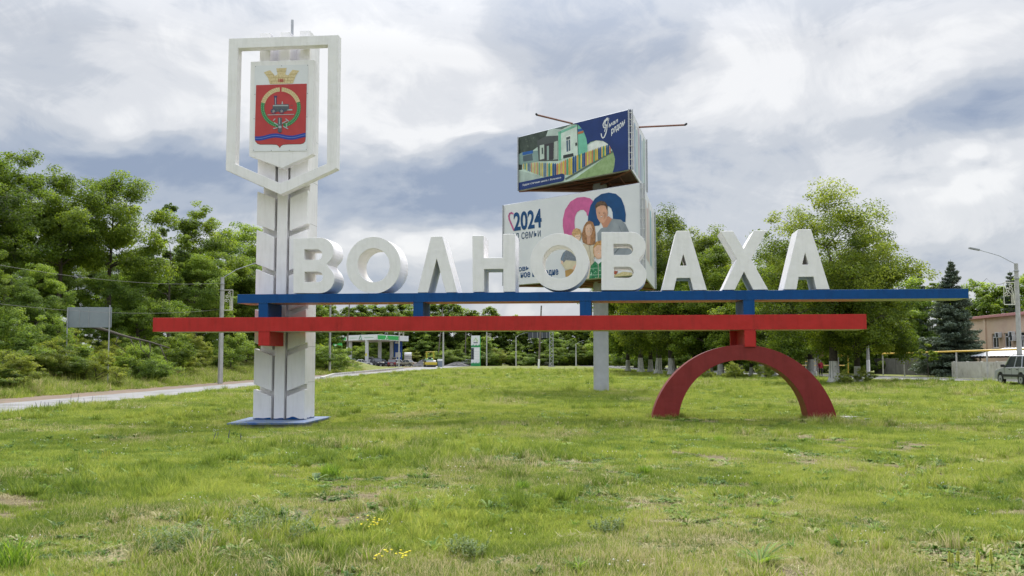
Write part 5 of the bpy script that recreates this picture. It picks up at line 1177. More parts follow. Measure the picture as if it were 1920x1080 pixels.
# kiosk
q = at(633, 680, 205); e = empty('station_kiosk', (q.x, 205, gzf(q.x, 205)), .1, 'narrow grey kiosk with a green top left of the canopy', 'kiosk'); zk = at(633, 642, 205).z-gzf(q.x, 205)
MB().box(-.75, .75, -.7, .7, -1, zk-1.25).build('cabin', pm('grey_kiosk', (.48, .50, .52), (.42, .44, .46)), e, bevel=.03); MB().box(-.85, .85, -.8, .8, zk-1.25, zk).build('green_header', GRNF, e, bevel=.03)
MB().box(-.35, .35, -.72, -.70, .4, 2.2).build('door', PW, e); MB().box(-.6, -.1, -.82, -.80, zk-.75, zk-.45).build('white_mark', WHT, e); MB().box(.2, .55, -.82, -.80, zk-1.0, zk-.65).build('white_mark', WHT, e)
# blue service board
q = at(746, 680, 226); e = empty('blue_board', (q.x, 226, gzf(q.x, 226)), .1, 'tall blue board with a white notice under the right end of the canopy', 'board'); zk = at(746, 640, 226).z-e.location.z
MB().box(-.95, .95, -.2, .2, 0, zk).build('panel', flat('service_blue', hx('1f4fa0'), .4), e, bevel=.02); MB().box(-.55, .6, -.22, -.205, 2.0, 3.1).build('white_notice', PW, e); MB().box(-.7, .3, -.22, -.205, zk-.5, zk-.1).build('white_header', PW, e)
# price totem
q = at(891.5, 684, 222); e = empty('price_totem', (q.x, 222, gzf(q.x, 222)), 0, 'tall white and green fuel price sign with dark price rows', 'price sign'); hz_ = at(891, 629.5, 222).z-e.location.z; hw = (900-883.5)/F*222/2
MB().box(-hw, hw, -.2, .2, -.2, hz_).build('board', PW, e, bevel=.02); MB().box(hw, hw+.12, -.21, .21, -.2, hz_-.02).build('green_edge', GRNF, e)
def tot(x0, x1, f0, f1, m, n): MB().box(hw*x0, hw*x1, -.215, -.203, hz_*f0, hz_*f1).build(n, m, e)
GD = flat('totem_green', hx('2f8f56'), .4); tot(-1, 1, .0, .09, GD, 'green_base'); tot(-1, 1, .62, .67, GD, 'green_band')
b = MB(); n = 9
for i in range(n):
    x0, x1 = hw*(-1+2*i/n), hw*(-1+2*(i+1)/n); b.add([(x0, -.216, hz_*.67), (x1, -.216, hz_*.67), ((x0+x1)/2, -.216, hz_*(.69+.02*(i % 3)))], [(0, 1, 2)]); b.add([(x0, -.216, hz_*.09), (x1, -.216, hz_*.09), ((x0+x1)/2, -.216, hz_*(.11+.015*(i % 3)))], [(0, 1, 2)])
tag(b.build('grass_motif', GD, e), kind='stuff')
DK = flat('totem_dark', hx('50575f'), .4); tot(-1, -.35, .22, .60, DK, 'fuel_grade_strip')
for i in range(4): tot(-.25, .9, .49-.085*i, .55-.085*i, flat('price_white', (.8, .8, .8)), 'price_row'); tot(-.85, -.5, .50-.085*i, .535-.085*i, PW, 'fuel_grade')
MB().tube([(-.42*hw, -.23, hz_*.82), (0.05*hw, -.23, hz_*.93), (.5*hw, -.23, hz_*.82), (.15*hw, -.23, hz_*.82)], .055, 4).build('triangle_logo', flat('logo_lime', hx('9ccb3c')), e); tot(-.45, .5, .755, .785, DK, 'brand_lettering')
# cars at the station
car('parked_car', at(664, 682, 214).x, 214, rad(10), BLU, 'blue-grey car parked at the left of the fuel pumps', 'hatch', L=4.4, Hh=1.6)
car('parked_car', at(679, 684, 211).x, 211, rad(15), WHT, 'white car half hidden behind the front canopy column', 'sedan')
car('parked_car', at(707, 682, 211.5).x, 211.5, rad(-60), BLK, 'black off-road car under the canopy between two columns', 'suv', Hh=1.75)
car('parked_car', at(717, 684, 214).x, 214, rad(-20), BLU, 'dark car right of the black off-road car', 'sedan')
car('parked_car', at(735, 686, 205).x, 205, rad(95), paint('dark_red_white', (.10, .03, .035)), 'dark red car with a pale roof seen from behind at the drive', 'sedan', Hh=1.5)
car('parked_car', at(762, 686, 208).x, 208, rad(155), BEI, 'beige saloon at the right end of the forecourt', 'sedan')
car('parked_car', at(749, 684, 216).x, 216, rad(10), WHT, 'white hatchback parked by the blue board', 'hatch')
car('parked_car', at(1020, 683, 236).x, 236, rad(-8), WHT, 'white car far off beside the leaning wooden pole', 'hatch', Hh=1.7)
car('parked_car', at(880, 681, 232).x, 232, rad(12), SILV, 'silver car partly hidden behind the price sign', 'hatch')
# water tank behind beige car
q = at(765, 675, 222); e = empty('white_tank', (q.x, 222, gzf(q.x, 222)), 0, 'small white tank on a grey stand right of the station', 'tank'); MB().box(-.75, .75, -.6, .6, 0, 2.1).build('stand', POSTC, e, bevel=.03); MB().cyl((-.8, 0, 2.55), (.8, 0, 2.55), .5, 16).build('barrel', WHT, e, bevel=.05)
# gravel heaps
def heap(px, py, Y, r, h, label):
    q = at(px, py, Y); rs = np.random.RandomState(int(px)); b = MB(); n = 26; rings = 7; V = [(0, 0, h)]; Fc = []
    for i in range(1, rings+1):
        for k_ in range(n):
            f = i/rings; a = 2*math.pi*k_/n; rr = r*f*(1+.12*math.sin(3*a+px)+.05*rs.normal()); V.append((rr*math.cos(a), rr*math.sin(a)*.8, h*(1-f)**.9*(1+.08*rs.normal())-(.1 if i == rings else 0)))
    for k_ in range(n): Fc.append((0, 1+k_, 1+(k_+1) % n))
    for i in range(rings-1):
        for k_ in range(n): a = 1+i*n+k_; c = 1+i*n+(k_+1) % n; Fc.append((a, a+n, c+n, c))
    b.add(V, Fc); o = b.build('gravel_heap', pm('dark_gravel', (.11, .105, .105), (.06, .058, .06), 6, .95, .8, 10), None); o.location = (q.x, Y, gzf(q.x, Y)); tag(o, label, 'gravel heap')
heap(793, 686, 206, 2.6, 1.5, 'dark gravel heap left behind the road roller'); heap(858, 684, 216, 3.0, 1.0, 'low dark gravel heap left of the price sign')
# road roller
q = at(806, 690, 199); e = empty('road_roller', (q.x, 199, gzf(q.x, 199)), rad(-78), 'yellow and green road roller with a canopy beside the gravel heap', 'road roller'); RY = flat('roller_yellow', hx('c9b23e'), .4); RGn = flat('roller_green', hx('8ec7a0'), .4)
t = MB().cyl((0, -.95, 0), (0, .95, 0), .68, 24).build('drum', pm('steel_drum', (.30, .29, .28), (.22, .21, .2), 3, .5, metal=.5), e); t.location = (1.5, 0, .68)
MB().box(.6, 2.35, -1.12, -.98, .5, .95).build('drum_frame', RY, e, bevel=.03); MB().box(.6, 2.35, .98, 1.12, .5, .95).build('drum_frame', RY, e, bevel=.03); MB().box(2.2, 2.38, -1.1, 1.1, .45, .98).build('front_bar', RY, e, bevel=.03)
MB().box(-.5, .8, -.75, .75, .7, 1.5).build('operator_platform', RGn, e, bevel=.05); MB().box(-2.3, -.5, -.72, .72, .8, 1.75).build('engine_hood', RGn, e, bevel=.12); MB().box(-.45, .1, -.3, .3, 1.5, 2.0).build('seat', DARK, e, bevel=.05)
for sx_ in (-.5, .75):
    for sy_ in (-.7, .7): MB().box(sx_-.05, sx_+.05, sy_-.05, sy_+.05, 1.45, 2.95).build('canopy_post', RY, e)
MB().box(-.65, .95, -.85, .85, 2.95, 3.08).build('canopy', RY, e, bevel=.03)
for sy_ in (-.82, .82): wheel(e, -1.5, sy_, .72, .42, RY)
# grey bin near roller
q = at(825, 689, 198); e = empty('utility_box', (q.x, 198, gzf(q.x, 198)), 0, 'small grey-blue box right of the road roller', 'box'); MB().box(-.45, .45, -.4, .4, 0, 1.2).build('body', flat('box_blue_grey', (.20, .24, .30)), e, bevel=.03); MB().box(-.5, .5, -.45, .45, 1.2, 1.6).build('lid', PW, e, bevel=.03)

# ------------------------------------------------------------------ right-hand side: building, walls, pipe
bx = 52.5
bld = empty('pink_building', (bx, 96, gzf(bx, 96)), 0, 'pink two-storey building with white windows and air conditioners at the right edge', 'building')
PK = pm('pink_render', hx('dcc3ac'), hx('d2b49e'), .8, .85, .15, 20, c3=hx('dcc0a4'), s3=.5, t3=(.5, .7)); PKD = flat('dark_pink_render', hx('c08a7c'), .85); TRIM = flat('pink_roof_trim', hx('c9908c'), .6)
g_ = gzf(bx, 96); zr = at(1846, 597, 110.5).z-g_
WZ0, WZ1 = at(1866, 652, 107).z-g_, at(1866, 625, 107).z-g_
wins = [(y_-96, 1.5) for y_ in (108.2, 105.5, 102.6, 99.8, 97.0, 94.2)]
ys_ = sorted([(a-w_/2, a+w_/2) for a, w_ in wins]); b = MB()
def wall_strip(y0, y1, z0, z1): b.add([(0, y1, z0), (0, y0, z0), (0, y0, z1), (0, y1, z1)], [(0, 1, 2, 3)])
Y0, Y1 = -14, 20; wall_strip(Y0, Y1, -.3, WZ0); wall_strip(Y0, Y1, WZ1, zr); yy0 = Y0
for a, c in ys_: wall_strip(yy0, a, WZ0, WZ1); yy0 = c
wall_strip(yy0, Y1, WZ0, WZ1)
for a, c in ys_: b.add([(0, a, WZ0), (.25, a, WZ0), (.25, a, WZ1), (0, a, WZ1)], [(0, 1, 2, 3)]); b.add([(0, c, WZ0), (.25, c, WZ0), (.25, c, WZ1), (0, c, WZ1)], [(3, 2, 1, 0)]); b.add([(0, a, WZ0), (0, c, WZ0), (.25, c, WZ0), (.25, a, WZ0)], [(0, 1, 2, 3)]); b.add([(0, a, WZ1), (0, c, WZ1), (.25, c, WZ1), (.25, a, WZ1)], [(3, 2, 1, 0)])
b.add([(0, Y1, -.3), (0, Y1, zr), (12, Y1, zr), (12, Y1, -.3)], [(0, 1, 2, 3)]); b.add([(0, Y0, -.3), (12, Y0, -.3), (12, Y0, zr), (0, Y0, zr)], [(0, 1, 2, 3)]); b.add([(12, Y0, -.3), (12, Y1, -.3), (12, Y1, zr), (12, Y0, zr)], [(0, 1, 2, 3)])
b.build('wall', PK, bld)
MB().box(-.35, 12.3, Y0-.3, Y1+.3, zr, zr+.28).build('roof', TRIM, bld, bevel=.02)
for yp in (14.3, 7.0, -.6, -8): MB().box(-.16, -.002, yp-.22, yp+.22, -.3, zr-.002).build('pilaster', PK, bld)
for a, w_ in wins:
    f = MB(); y0, y1 = a-w_/2, a+w_/2; zc_ = WZ0+(WZ1-WZ0)*.72
    for (p0, p1, q0, q1) in ((y0, y1, WZ0, WZ0+.08), (y0, y1, WZ1-.08, WZ1), (y0, y0+.08, WZ0+.08, WZ1-.08), (y1-.08, y1, WZ0+.08, WZ1-.08), (a-.05, a+.05, WZ0+.08, zc_), (y0+.08, y1-.08, zc_, zc_+.08)): f.box(.14, .20, p0, p1, q0, q1)
    wf = f.build('window', flat('white_frame', (.75, .75, .75), .4), bld)
    b = MB(); b.add([(.18, y1, WZ0), (.18, y0, WZ0), (.18, y0, WZ1), (.18, y1, WZ1)], [(0, 1, 2, 3)]); b.build('pane', GLASS, wf); MB().box(-.05, .14, y0-.03, y1+.03, WZ0-.06, WZ0-.004).build('sill', flat('white_frame', (.75, .75, .75), .4), wf)
for yk, zk in ((10.9, 2.55), (8.0, 2.55), (7.9, 1.55), (-3, 2.5)):
    zz = WZ0+zk*.42; a = MB().box(-.48, -.10, yk-.42, yk+.42, zz, zz+.58).build('air_conditioner', flat('ac_grey', (.60, .60, .60), .4), bld, bevel=.02); MB().box(-.487, -.482, yk-.32, yk+.12, zz+.07, zz+.51).build('fan_grille', DARK, a)
# shed roof before the building
e = empty('corrugated_lean_to', (47.2, 92, gzf(47, 92)), 0, 'low grey corrugated lean-to roof behind the whitewashed wall', 'roof'); b = MB(); n = 60; z0_ = at(1840, 667, 93).z-e.location.z; z1_ = z0_+.85; V = []; Fc = []
for i in range(n+1):
    y_ = -11+22*i/n; dz_ = .05*(i % 2); V += [(0, y_, z0_+dz_), (3.6, y_, z1_+dz_)]
for i in range(n): Fc.append((2*i, 2*i+1, 2*i+3, 2*i+2))
b.add(V, Fc); b.build('corrugated_sheet', pm('grey_corrugated', (.46, .47, .48), (.38, .39, .40), 1.5, .5, metal=.2), e); MB().box(.1, .2, -11, 11, z0_-.16, z0_-.02).build('eaves_beam', DARK, e)
for yk in (-9, -3, 3, 9): MB().box(.15, .3, yk-.08, yk+.08, -.2, z0_-.1).build('post', WOODP, e)
# concrete panel walls
def panel_wall(x, y0, y1, h, m, name, label, pw=3.0):
    e = empty(name, (x, (y0+y1)/2, gzf(x, (y0+y1)/2)), 0, label, 'wall'); yc = (y0+y1)/2; y_ = y0
    while y_ < y1-.1:
        ye = min(y_+pw, y1); zt_ = h+.02*math.sin(y_*3.3); MB().box(-.06, .06, y_-yc+.02, ye-yc-.02, -.4, zt_).build('wall_panel', m, e, bevel=.015)
        if y_ > y0: MB().box(-.1, .1, y_-yc-.09, y_-yc+.09, -.4, h+.06).build('wall_post', m, e, bevel=.01)
        y_ = ye
    return e
panel_wall(45.2, 78, 102.5, at(1835, 678, 92).z-gzf(45, 92), pm('old_whitewashed_wall', (.58, .56, .52), (.45, .43, .39), 1.2, .9, .3, 12, c3=(.30, .28, .24), s3=1.0), 'whitewashed_wall', 'old whitewashed panel wall behind the silver car')
panel_wall(47.6, 102.7, 131, 2.0, pm('dark_weathered_wall', (.15, .142, .13), (.09, .085, .078), 1.2, .9, .3, 12), 'grey_wall', 'dark grey weathered panel wall behind the spruce')
# yellow gas pipe on posts
YP = pm('yellow_pipe_paint', hx('d9b44a'), hx('c9a544'), 3, .45); gpz = 2.82
e = empty('gas_pipe', (43.5, 100, gzf(43.5, 100)), 0, 'yellow gas pipe carried on pale posts along the right road', 'pipe'); g_ = e.location.z
MB().tube([(0, 17, gpz-g_), (0, 2, gpz-g_+.02), (0, -30, gpz-g_+.08)], .085, 10).build('pipe', YP, e, smooth=True)
for yk in (117, 110.6, 97.6, 91.3, 84.5, 77): MB().cyl((0, yk-100, gzf(43.5, yk)-g_-.2), (0, yk-100, gpz-g_-.06), .085, 8).build('post', POSTC, e)
MB().cyl((0, 17, gpz-g_-.1), (0, 17, gpz-g_+.09), .087, 10).build('pipe_end', YP, e)
e = empty('gas_riser', at(1577, 703, 116), 0, 'thin bent yellow gas pipe between the near linden trunks', 'pipe'); e.location.z = gzf(e.location.x, 116); zA = at(1577, 655, 116).z-e.location.z; zB = at(1577, 667.5, 116).z-e.location.z
MB().tube([(0, 0, zA), (.05, 0, zB+.1), (.15, 0, zB), (.85, 0, zB), (.85, 0, 0)], .06, 8).build('pipe', YP, e); MB().tube([(-5, 1, 1.15), (.8, 1, 1.15)], .05, 8).build('lower_pipe', YP, e)
e = empty('yellow_railing', at(1519, 703, 121), 0, 'short yellow rail left of the crossing sign', 'railing'); e.location.z = gzf(e.location.x, 121); MB().tube([(-.6, 0, 1.6), (.6, 0, 1.6)], .05, 6).build('rail', YP, e)
for xx in (-.5, .5): MB().cyl((xx, 0, -.1), (xx, 0, 1.6), .05, 6).build('post', POSTC, e)
# pedestrian crossing sign
q = at(1534, 702, 114); e = empty('crossing_sign', (q.x, 114, gzf(q.x, 114)), rad(-14), 'blue triangle sign on a pink board on a thick post by the person in red', 'road sign'); g_ = e.location.z
MB().cyl((0, 0, -.1), (0, 0, at(1534, 660, 114).z-g_), .08, 8).build('post', POSTC, e); zc_ = at(1537, 664, 114).z-g_
MB().box(-.32, .60, -.12, -.09, zc_-.36, zc_+.36).build('backing_board', flat('faded_pink_board', hx('c98a92')), e); b = MB(); b.add([(-.42, -.135, zc_-.33), (.26, -.135, zc_-.33), (-.06, -.135, zc_+.30)], [(0, 1, 2)]); b.build('blue_triangle', flat('sign_blue', hx('2a4a8a')), e)
b = MB(); b.add([(-.14, -.145, zc_-.24), (.02, -.145, zc_-.24), (.0, -.145, zc_+.0), (-.12, -.145, zc_+.0)], [(0, 1, 2, 3)]); b.build('walker_mark', flat('sign_white', (.75, .75, .75)), e); MB().box(-.2, .25, -.13, -.10, .5, zc_-.5).build('lower_plate', pm('spotted_plate', (.45, .33, .3), (.7, .7, .7), 6, .6, lo=.5, hi=.55), e)
# person in red walking away
def person():
    q = at(1539, 703, 106); me = bpy.data.meshes.new('body')
    J = {'pelvis': (0, 0, .95, .15), 'waist': (0, .01, 1.12, .14), 'chest': (0, .02, 1.36, .17), 'neck': (0, .03, 1.52, .065), 'head': (0, .05, 1.64, .10), 'crown': (0, .05, 1.73, .075),
         'sl': (-.20, .02, 1.44, .075), 'el': (-.27, .0, 1.17, .058), 'wl': (-.25, .10, .95, .042), 'hl': (-.25, .13, .86, .042), 'sr': (.20, .02, 1.44, .075), 'er': (.27, -.02, 1.17, .058), 'wr': (.25, .06, .95, .042), 'hr': (.25, .08, .86, .042),
         'tl': (-.10, 0, .88, .105), 'kl': (-.11, .05, .50, .075), 'al': (-.11, -.02, .10, .05), 'fl': (-.12, .12, .04, .045), 'tr': (.10, 0, .88, .105), 'kr': (.11, .0, .50, .075), 'ar': (.11, -.08, .10, .05), 'fr': (.12, .06, .04, .045)}
    ks = list(J); E_ = [('pelvis', 'waist'), ('waist', 'chest'), ('chest', 'neck'), ('neck', 'head'), ('head', 'crown'), ('chest', 'sl'), ('sl', 'el'), ('el', 'wl'), ('wl', 'hl'), ('chest', 'sr'), ('sr', 'er'), ('er', 'wr'), ('wr', 'hr'), ('pelvis', 'tl'), ('tl', 'kl'), ('kl', 'al'), ('al', 'fl'), ('pelvis', 'tr'), ('tr', 'kr'), ('kr', 'ar'), ('ar', 'fr')]
    me.from_pydata([J[k][:3] for k in ks], [(ks.index(a), ks.index(b)) for a, b in E_], [])
    ob = bpy.data.objects.new('body', me); COL.objects.link(ob)
    sk = ob.modifiers.new('skin', 'SKIN'); 
    for i, k in enumerate(ks): me.skin_vertices[0].data[i].radius = (J[k][3], J[k][3]); me.skin_vertices[0].data[i].use_root = (k == 'pelvis')
    su = ob.modifiers.new('sub', 'SUBSURF'); su.levels = 2; su.render_levels = 2
    bpy.context.view_layer.update(); m2 = bpy.data.meshes.new_from_object(ob.evaluated_get(bpy.context.evaluated_depsgraph_get()))
    bpy.data.objects.remove(ob)
    for m in (flat('red_jacket', hx('9c2038'), .8), flat('black_trousers', (.02, .02, .024), .85), flat('skin_tone', hx('d2a088'), .6), flat('dark_shoes', (.03, .025, .022))): m2.materials.append(m)
    for p in m2.polygons:
        z = p.center.z; x = abs(p.center.x); p.use_smooth = True
        p.material_index = 2 if z > 1.53 or (z < .93 and x > .2) else (3 if z < .09 else (1 if z < .92 else 0))
    e = empty('person', (q.x, 106, gzf(q.x, 106)), rad(10), 'person in a red jacket and black trousers seen from behind beyond the half ring', 'person')
    link('body', m2, e)
    b = MB(); V = []; n, r_ = 12, 7
    for i in range(r_+1):
        for k in range(n): f = i/r_*1.75; a = 2*math.pi*k/n; V.append((.108*math.sin(f)*math.cos(a), .045+.112*math.sin(f)*math.sin(a)-.012, 1.66+.115*math.cos(f)))
    Fc = [(i*n+k, i*n+(k+1) % n, (i+1)*n+(k+1) % n, (i+1)*n+k) for i in range(r_) for k in range(n)]; b.add(V, Fc); b.build('hair', flat('grey_hair', (.24, .21, .19), .8), e, smooth=True)
    MB().box(.20, .36, .05, .17, .55, .85).build('bag', DARK, e, bevel=.02)
person()
# fallen dead trunk in the left wood, and cables
q0, q1 = at(168, 612, 67), at(318, 652, 67); b = MB(); P_ = [q0.lerp(q1, i/8)+Vector((0, 0, .03*math.sin(i*1.3))) for i in range(9)]; o0 = P_[0].copy(); b.tube([p-o0 for p in P_], [.12-.011*i for i in range(9)], 7)
for i in (3, 4, 5, 6, 7): 
    p = P_[i]-o0; b.tube([p, p+Vector((random.uniform(-.3, .5), random.uniform(-.4, .2), -.6)), p+Vector((random.uniform(-.2, .9), random.uniform(-.4, .2), -1.3))], [.05, .03, .012], 4)
o = b.build('fallen_trunk', pm('dead_grey_wood', (.13, .11, .09), (.08, .07, .06), 5, .9), None, smooth=True); o.location = o0; tag(o, 'bare fallen tree trunk slanting down behind the road sign', 'tree trunk')
def cable(name, pts, label, r=.014):
    b = MB(); o0 = Vector(pts[0]); P_ = []
    for a, c in zip(pts[:-1], pts[1:]):
        a, c = Vector(a), Vector(c); sag = (c-a).length*.018
        for i in range(12): f = i/12; P_.append(a.lerp(c, f)-Vector((0, 0, sag*4*f*(1-f)))-o0)
    P_.append(Vector(pts[-1])-o0); b.tube(P_, r, 4); o = b.build(name, flat('cable_black', (.06, .06, .06), .6), None); o.location = o0; return tag(o, label, 'cable')
cable('overhead_cable', [at(411, 531, 74), at(-180, 462, 42)], 'thin overhead cable sagging left from the lamp post before the wood', .009)
cable('overhead_cable', [at(414, 580, 74), at(-180, 545, 42)], 'lower thin cable running left from the lamp post at beam height', .008)
cable('overhead_cable', [at(1908, 510, 61), at(1850, 522, 95), at(1790, 545, 130)], 'thin cable running back from the right lamp post', .02)
cable('overhead_cable', [at(618, 578, 130), at(748, 602, 196), at(831, 600, 205)], 'thin cable linking the far posts above the petrol station', .02)
# ------------------------------------------------------------------ grass (uncountable: one object of instanced tufts) and single weeds
def grass_mat(name, dark, mid, light, dry, trans=.35):
    m, nt = nmat(name)
    a1 = node(nt, 'ShaderNodeAttribute', attribute_name='blade'); a2 = node(nt, 'ShaderNodeAttribute', attribute_name='tint', attribute_type='INSTANCER'); a3 = node(nt, 'ShaderNodeAttribute', attribute_name='dry', attribute_type='INSTANCER')
    s_ = node(nt, 'ShaderNodeMath', {0: a1.outputs['Fac'], 1: a2.outputs['Fac']}, operation='ADD'); s2 = node(nt, 'ShaderNodeMath', {0: s_.outputs[0], 1: .5}, operation='MULTIPLY')
    cr_ = node(nt, 'ShaderNodeValToRGB', {0: s2.outputs[0]}); e = cr_.color_ramp; e.elements[0].position = .12; e.elements[0].color = c4(dark); e.elements[1].position = .88; e.elements[1].color = c4(light); q = e.elements.new(.5); q.color = c4(mid)
    dm = node(nt, 'ShaderNodeMath', {0: a3.outputs['Fac'], 1: a1.outputs['Fac']}, operation='ADD'); dr = node(nt, 'ShaderNodeMapRange', {'Value': dm.outputs[0], 'From Min': .95, 'From Max': 1.35})
    mx_ = node(nt, 'ShaderNodeMix', {0: dr.outputs[0], 6: cr_.outputs[0], 7: c4(dry)}, data_type='RGBA')
    d = node(nt, 'ShaderNodeBsdfPrincipled', {'Base Color': mx_.outputs[2], 'Roughness': .55, 'Specular IOR Level': .25}); t = node(nt, 'ShaderNodeBsdfTranslucent', {0: mx_.outputs[2]})
    sh_ = node(nt, 'ShaderNodeMixShader', {0: trans, 1: d.outputs[0], 2: t.outputs[0]}); node(nt, 'ShaderNodeOutputMaterial', {0: sh_.outputs[0]}); return m
G_LAWN = grass_mat('lawn_grass', (.105, .175, .020), (.260, .335, .045), (.450, .480, .095), (.54, .46, .25), .5)
G_WEED = grass_mat('weed_leaves', (.060, .130, .022), (.145, .260, .042), (.320, .440, .085), (.42, .38, .17), .42)
G_DRY = grass_mat('dry_straw', (.36, .30, .15), (.46, .39, .21), (.56, .48, .29), (.56, .48, .29), .2)
def blades(rs, n, R, h0, h1, w, lay=.5, segs=2, curve=.6):
    """tapering bent blades as vertex and face arrays with one random value per face"""
    r = R*np.sqrt(rs.rand(n)); a = rs.uniform(0, 6.283, n); bx_, by_ = r*np.cos(a), r*np.sin(a); d = rs.uniform(0, 6.283, n); h = rs.uniform(h0, h1, n); l = lay*h*rs.uniform(.2, 1.2, n); dx_, dy_ = np.cos(d), np.sin(d); q = d+1.57+rs.normal(size=n)*.6; wx, wy = np.cos(q)*w*rs.uniform(.6, 1.3, n), np.sin(q)*w*rs.uniform(.6, 1.3, n)
    V = []; Fc = []; T = []; tv = rs.rand(n)
    for k in range(segs+1):
        f = k/segs; ww = (1-f**1.6); cx = bx_+dx_*l*f**(1+curve); cy = by_+dy_*l*f**(1+curve); cz = h*(f-.18*f*f*lay)-.01*(k == 0)
        if k < segs: V.append(np.stack([cx-wx*ww, cy-wy*ww, cz], 1)); V.append(np.stack([cx+wx*ww, cy+wy*ww, cz], 1))
        else: V.append(np.stack([cx, cy, cz], 1))
    V = np.stack(V, 1); m = V.shape[1]; o = np.arange(n)*m; F_ = []
    for k in range(segs-1): F_.append(np.stack([o+2*k, o+2*k+1, o+2*k+3, o+2*k+2], 1))
    tri = np.stack([o+2*segs-2, o+2*segs-1, o+2*segs], 1)
    faces = [tuple(f) for A_ in F_ for f in A_.tolist()]+[tuple(f) for f in tri.tolist()]
    return V.reshape(-1, 3).tolist(), faces, np.concatenate([tv]*segs).tolist()
def rosette(rs, n, L0, L1, w, up=.5, cx=0, cy=0):
    V = []; Fc = []; T = []
    for i in range(n):
        a = rs.uniform(0, 6.283); L = rs.uniform(L0, L1); u = up*rs.uniform(.4, 1.5); dx_, dy_ = math.cos(a), math.sin(a); ww = w*rs.uniform(.7, 1.3)*L/L1; tv = rs.rand(); o = len(V)
        for k, (f, wf) in enumerate(((0, .15), (.35, .8), (.7, 1.0), (1.0, .05))):
            r = L*f*(1-.15*u*f); z = L*u*(f-.55*f*f)+.005; s_ = ww*wf; V.append((cx+dx_*r-dy_*s_, cy+dy_*r+dx_*s_, z+.25*s_)); V.append((cx+dx_*r, cy+dy_*r, z)); V.append((cx+dx_*r+dy_*s_, cy+dy_*r-dx_*s_, z+.25*s_))
        for k in range(3):
            b_ = o+3*k; Fc += [(b_, b_+1, b_+4, b_+3), (b_+1, b_+2, b_+5, b_+4)]; T += [tv, tv]
    return V, Fc, T
def plant_mesh(name, parts, mats):
    V = []; Fc = []; T = []; M_ = []
    for (v, f, t, mi) in parts:
        o = len(V); V += [tuple(p) for p in v]; Fc += [tuple(i+o for i in q) for q in f]; T += list(t); M_ += [mi]*len(f)
    me = bpy.data.meshes.new(name); me.from_pydata(V, [], Fc)
    for m in mats: me.materials.append(m)
    me.polygons.foreach_set('material_index', M_); a = me.attributes.new('blade', 'FLOAT', 'FACE'); a.data.foreach_set('value', np.array(T, np.float32)); me.update(); return me
GC = bpy.data.collections.new('grass_tufts')
rs = np.random.RandomState(5); VAR = []
for i in range(4): VAR.append(plant_mesh('t', [(*blades(rs, 300, .30, .03, .085, .0042, .9), 0), (*blades(rs, 60, .30, .07, .13, .0038, .6), 0), (*blades(rs, 60, .3, .015, .05, .003, 2.2), 1)], [G_LAWN, G_DRY]))
for i in range(2): VAR.append(plant_mesh('t', [(*blades(rs, 70, .09, .10, .24, .0050, .7, 3), 0), (*blades(rs, 40, .14, .05, .14, .005, .9), 0)], [G_LAWN]))
for i in range(2): VAR.append(plant_mesh('t', [(*rosette(rs, 60, .03, .075, .016, .8, 0, 0), 0)]+[(*rosette(rs, 6, .03, .06, .016, .9, rs.normal()*.12, rs.normal()*.12), 0) for _ in range(16)], [G_WEED]))
VAR.append(plant_mesh('t', [(*blades(rs, 220, .30, .01, .05, .0034, 3.0), 0)], [G_DRY]))
VAR.append(plant_mesh('t', [(*blades(rs, 9, .12, .25, .42, .0028, .25, 3), 0), (*blades(rs, 30, .12, .08, .2, .0045, .8), 0)], [G_LAWN]))
VAR.append(plant_mesh('t', [(*rosette(rs, 20, .07, .17, .016, .8), 0)], [G_WEED]))
def heads(rs, n, R_, z, s):
    V = []; Fc = []; T = []
    for i in range(n):
        x, y, h = rs.normal()*R_, rs.normal()*R_, z*rs.uniform(.7, 1.2); o = len(V)
        V += [(x-s, y, h), (x, y-s, h), (x+s, y, h), (x, y+s, h), (x, y, h+s*1.1), (x, y, h-s*.7)]; Fc += [(o, o+1, o+4), (o+1, o+2, o+4), (o+2, o+3, o+4), (o+3, o, o+4), (o+1, o, o+5), (o+2, o+1, o+5), (o+3, o+2, o+5), (o, o+3, o+5)]; T += [rs.rand()]*8
    return V, Fc, T
VAR.append(plant_mesh('t', [(*heads(rs, 4, .13, .11, .010), 0), (*blades(rs, 60, .16, .05, .12, .0045, .8), 1)], [flat('white_clover', (.75, .75, .68), .8), G_LAWN]))
VAR.append(plant_mesh('t', [(*blades(rs, 12, .10, .08, .17, .016, 1.1, 3), 0), (*rosette(rs, 24, .05, .12, .02, 1.1), 0)], [G_WEED]))
for i, me in enumerate(VAR): me.name = 'tuft_mesh_%02d' % i; ob = bpy.data.objects.new('tuft_%02d' % i, me); GC.objects.link(ob)
PX_, PY_, VI, SC, TI, DR = [], [], [], [], [], []
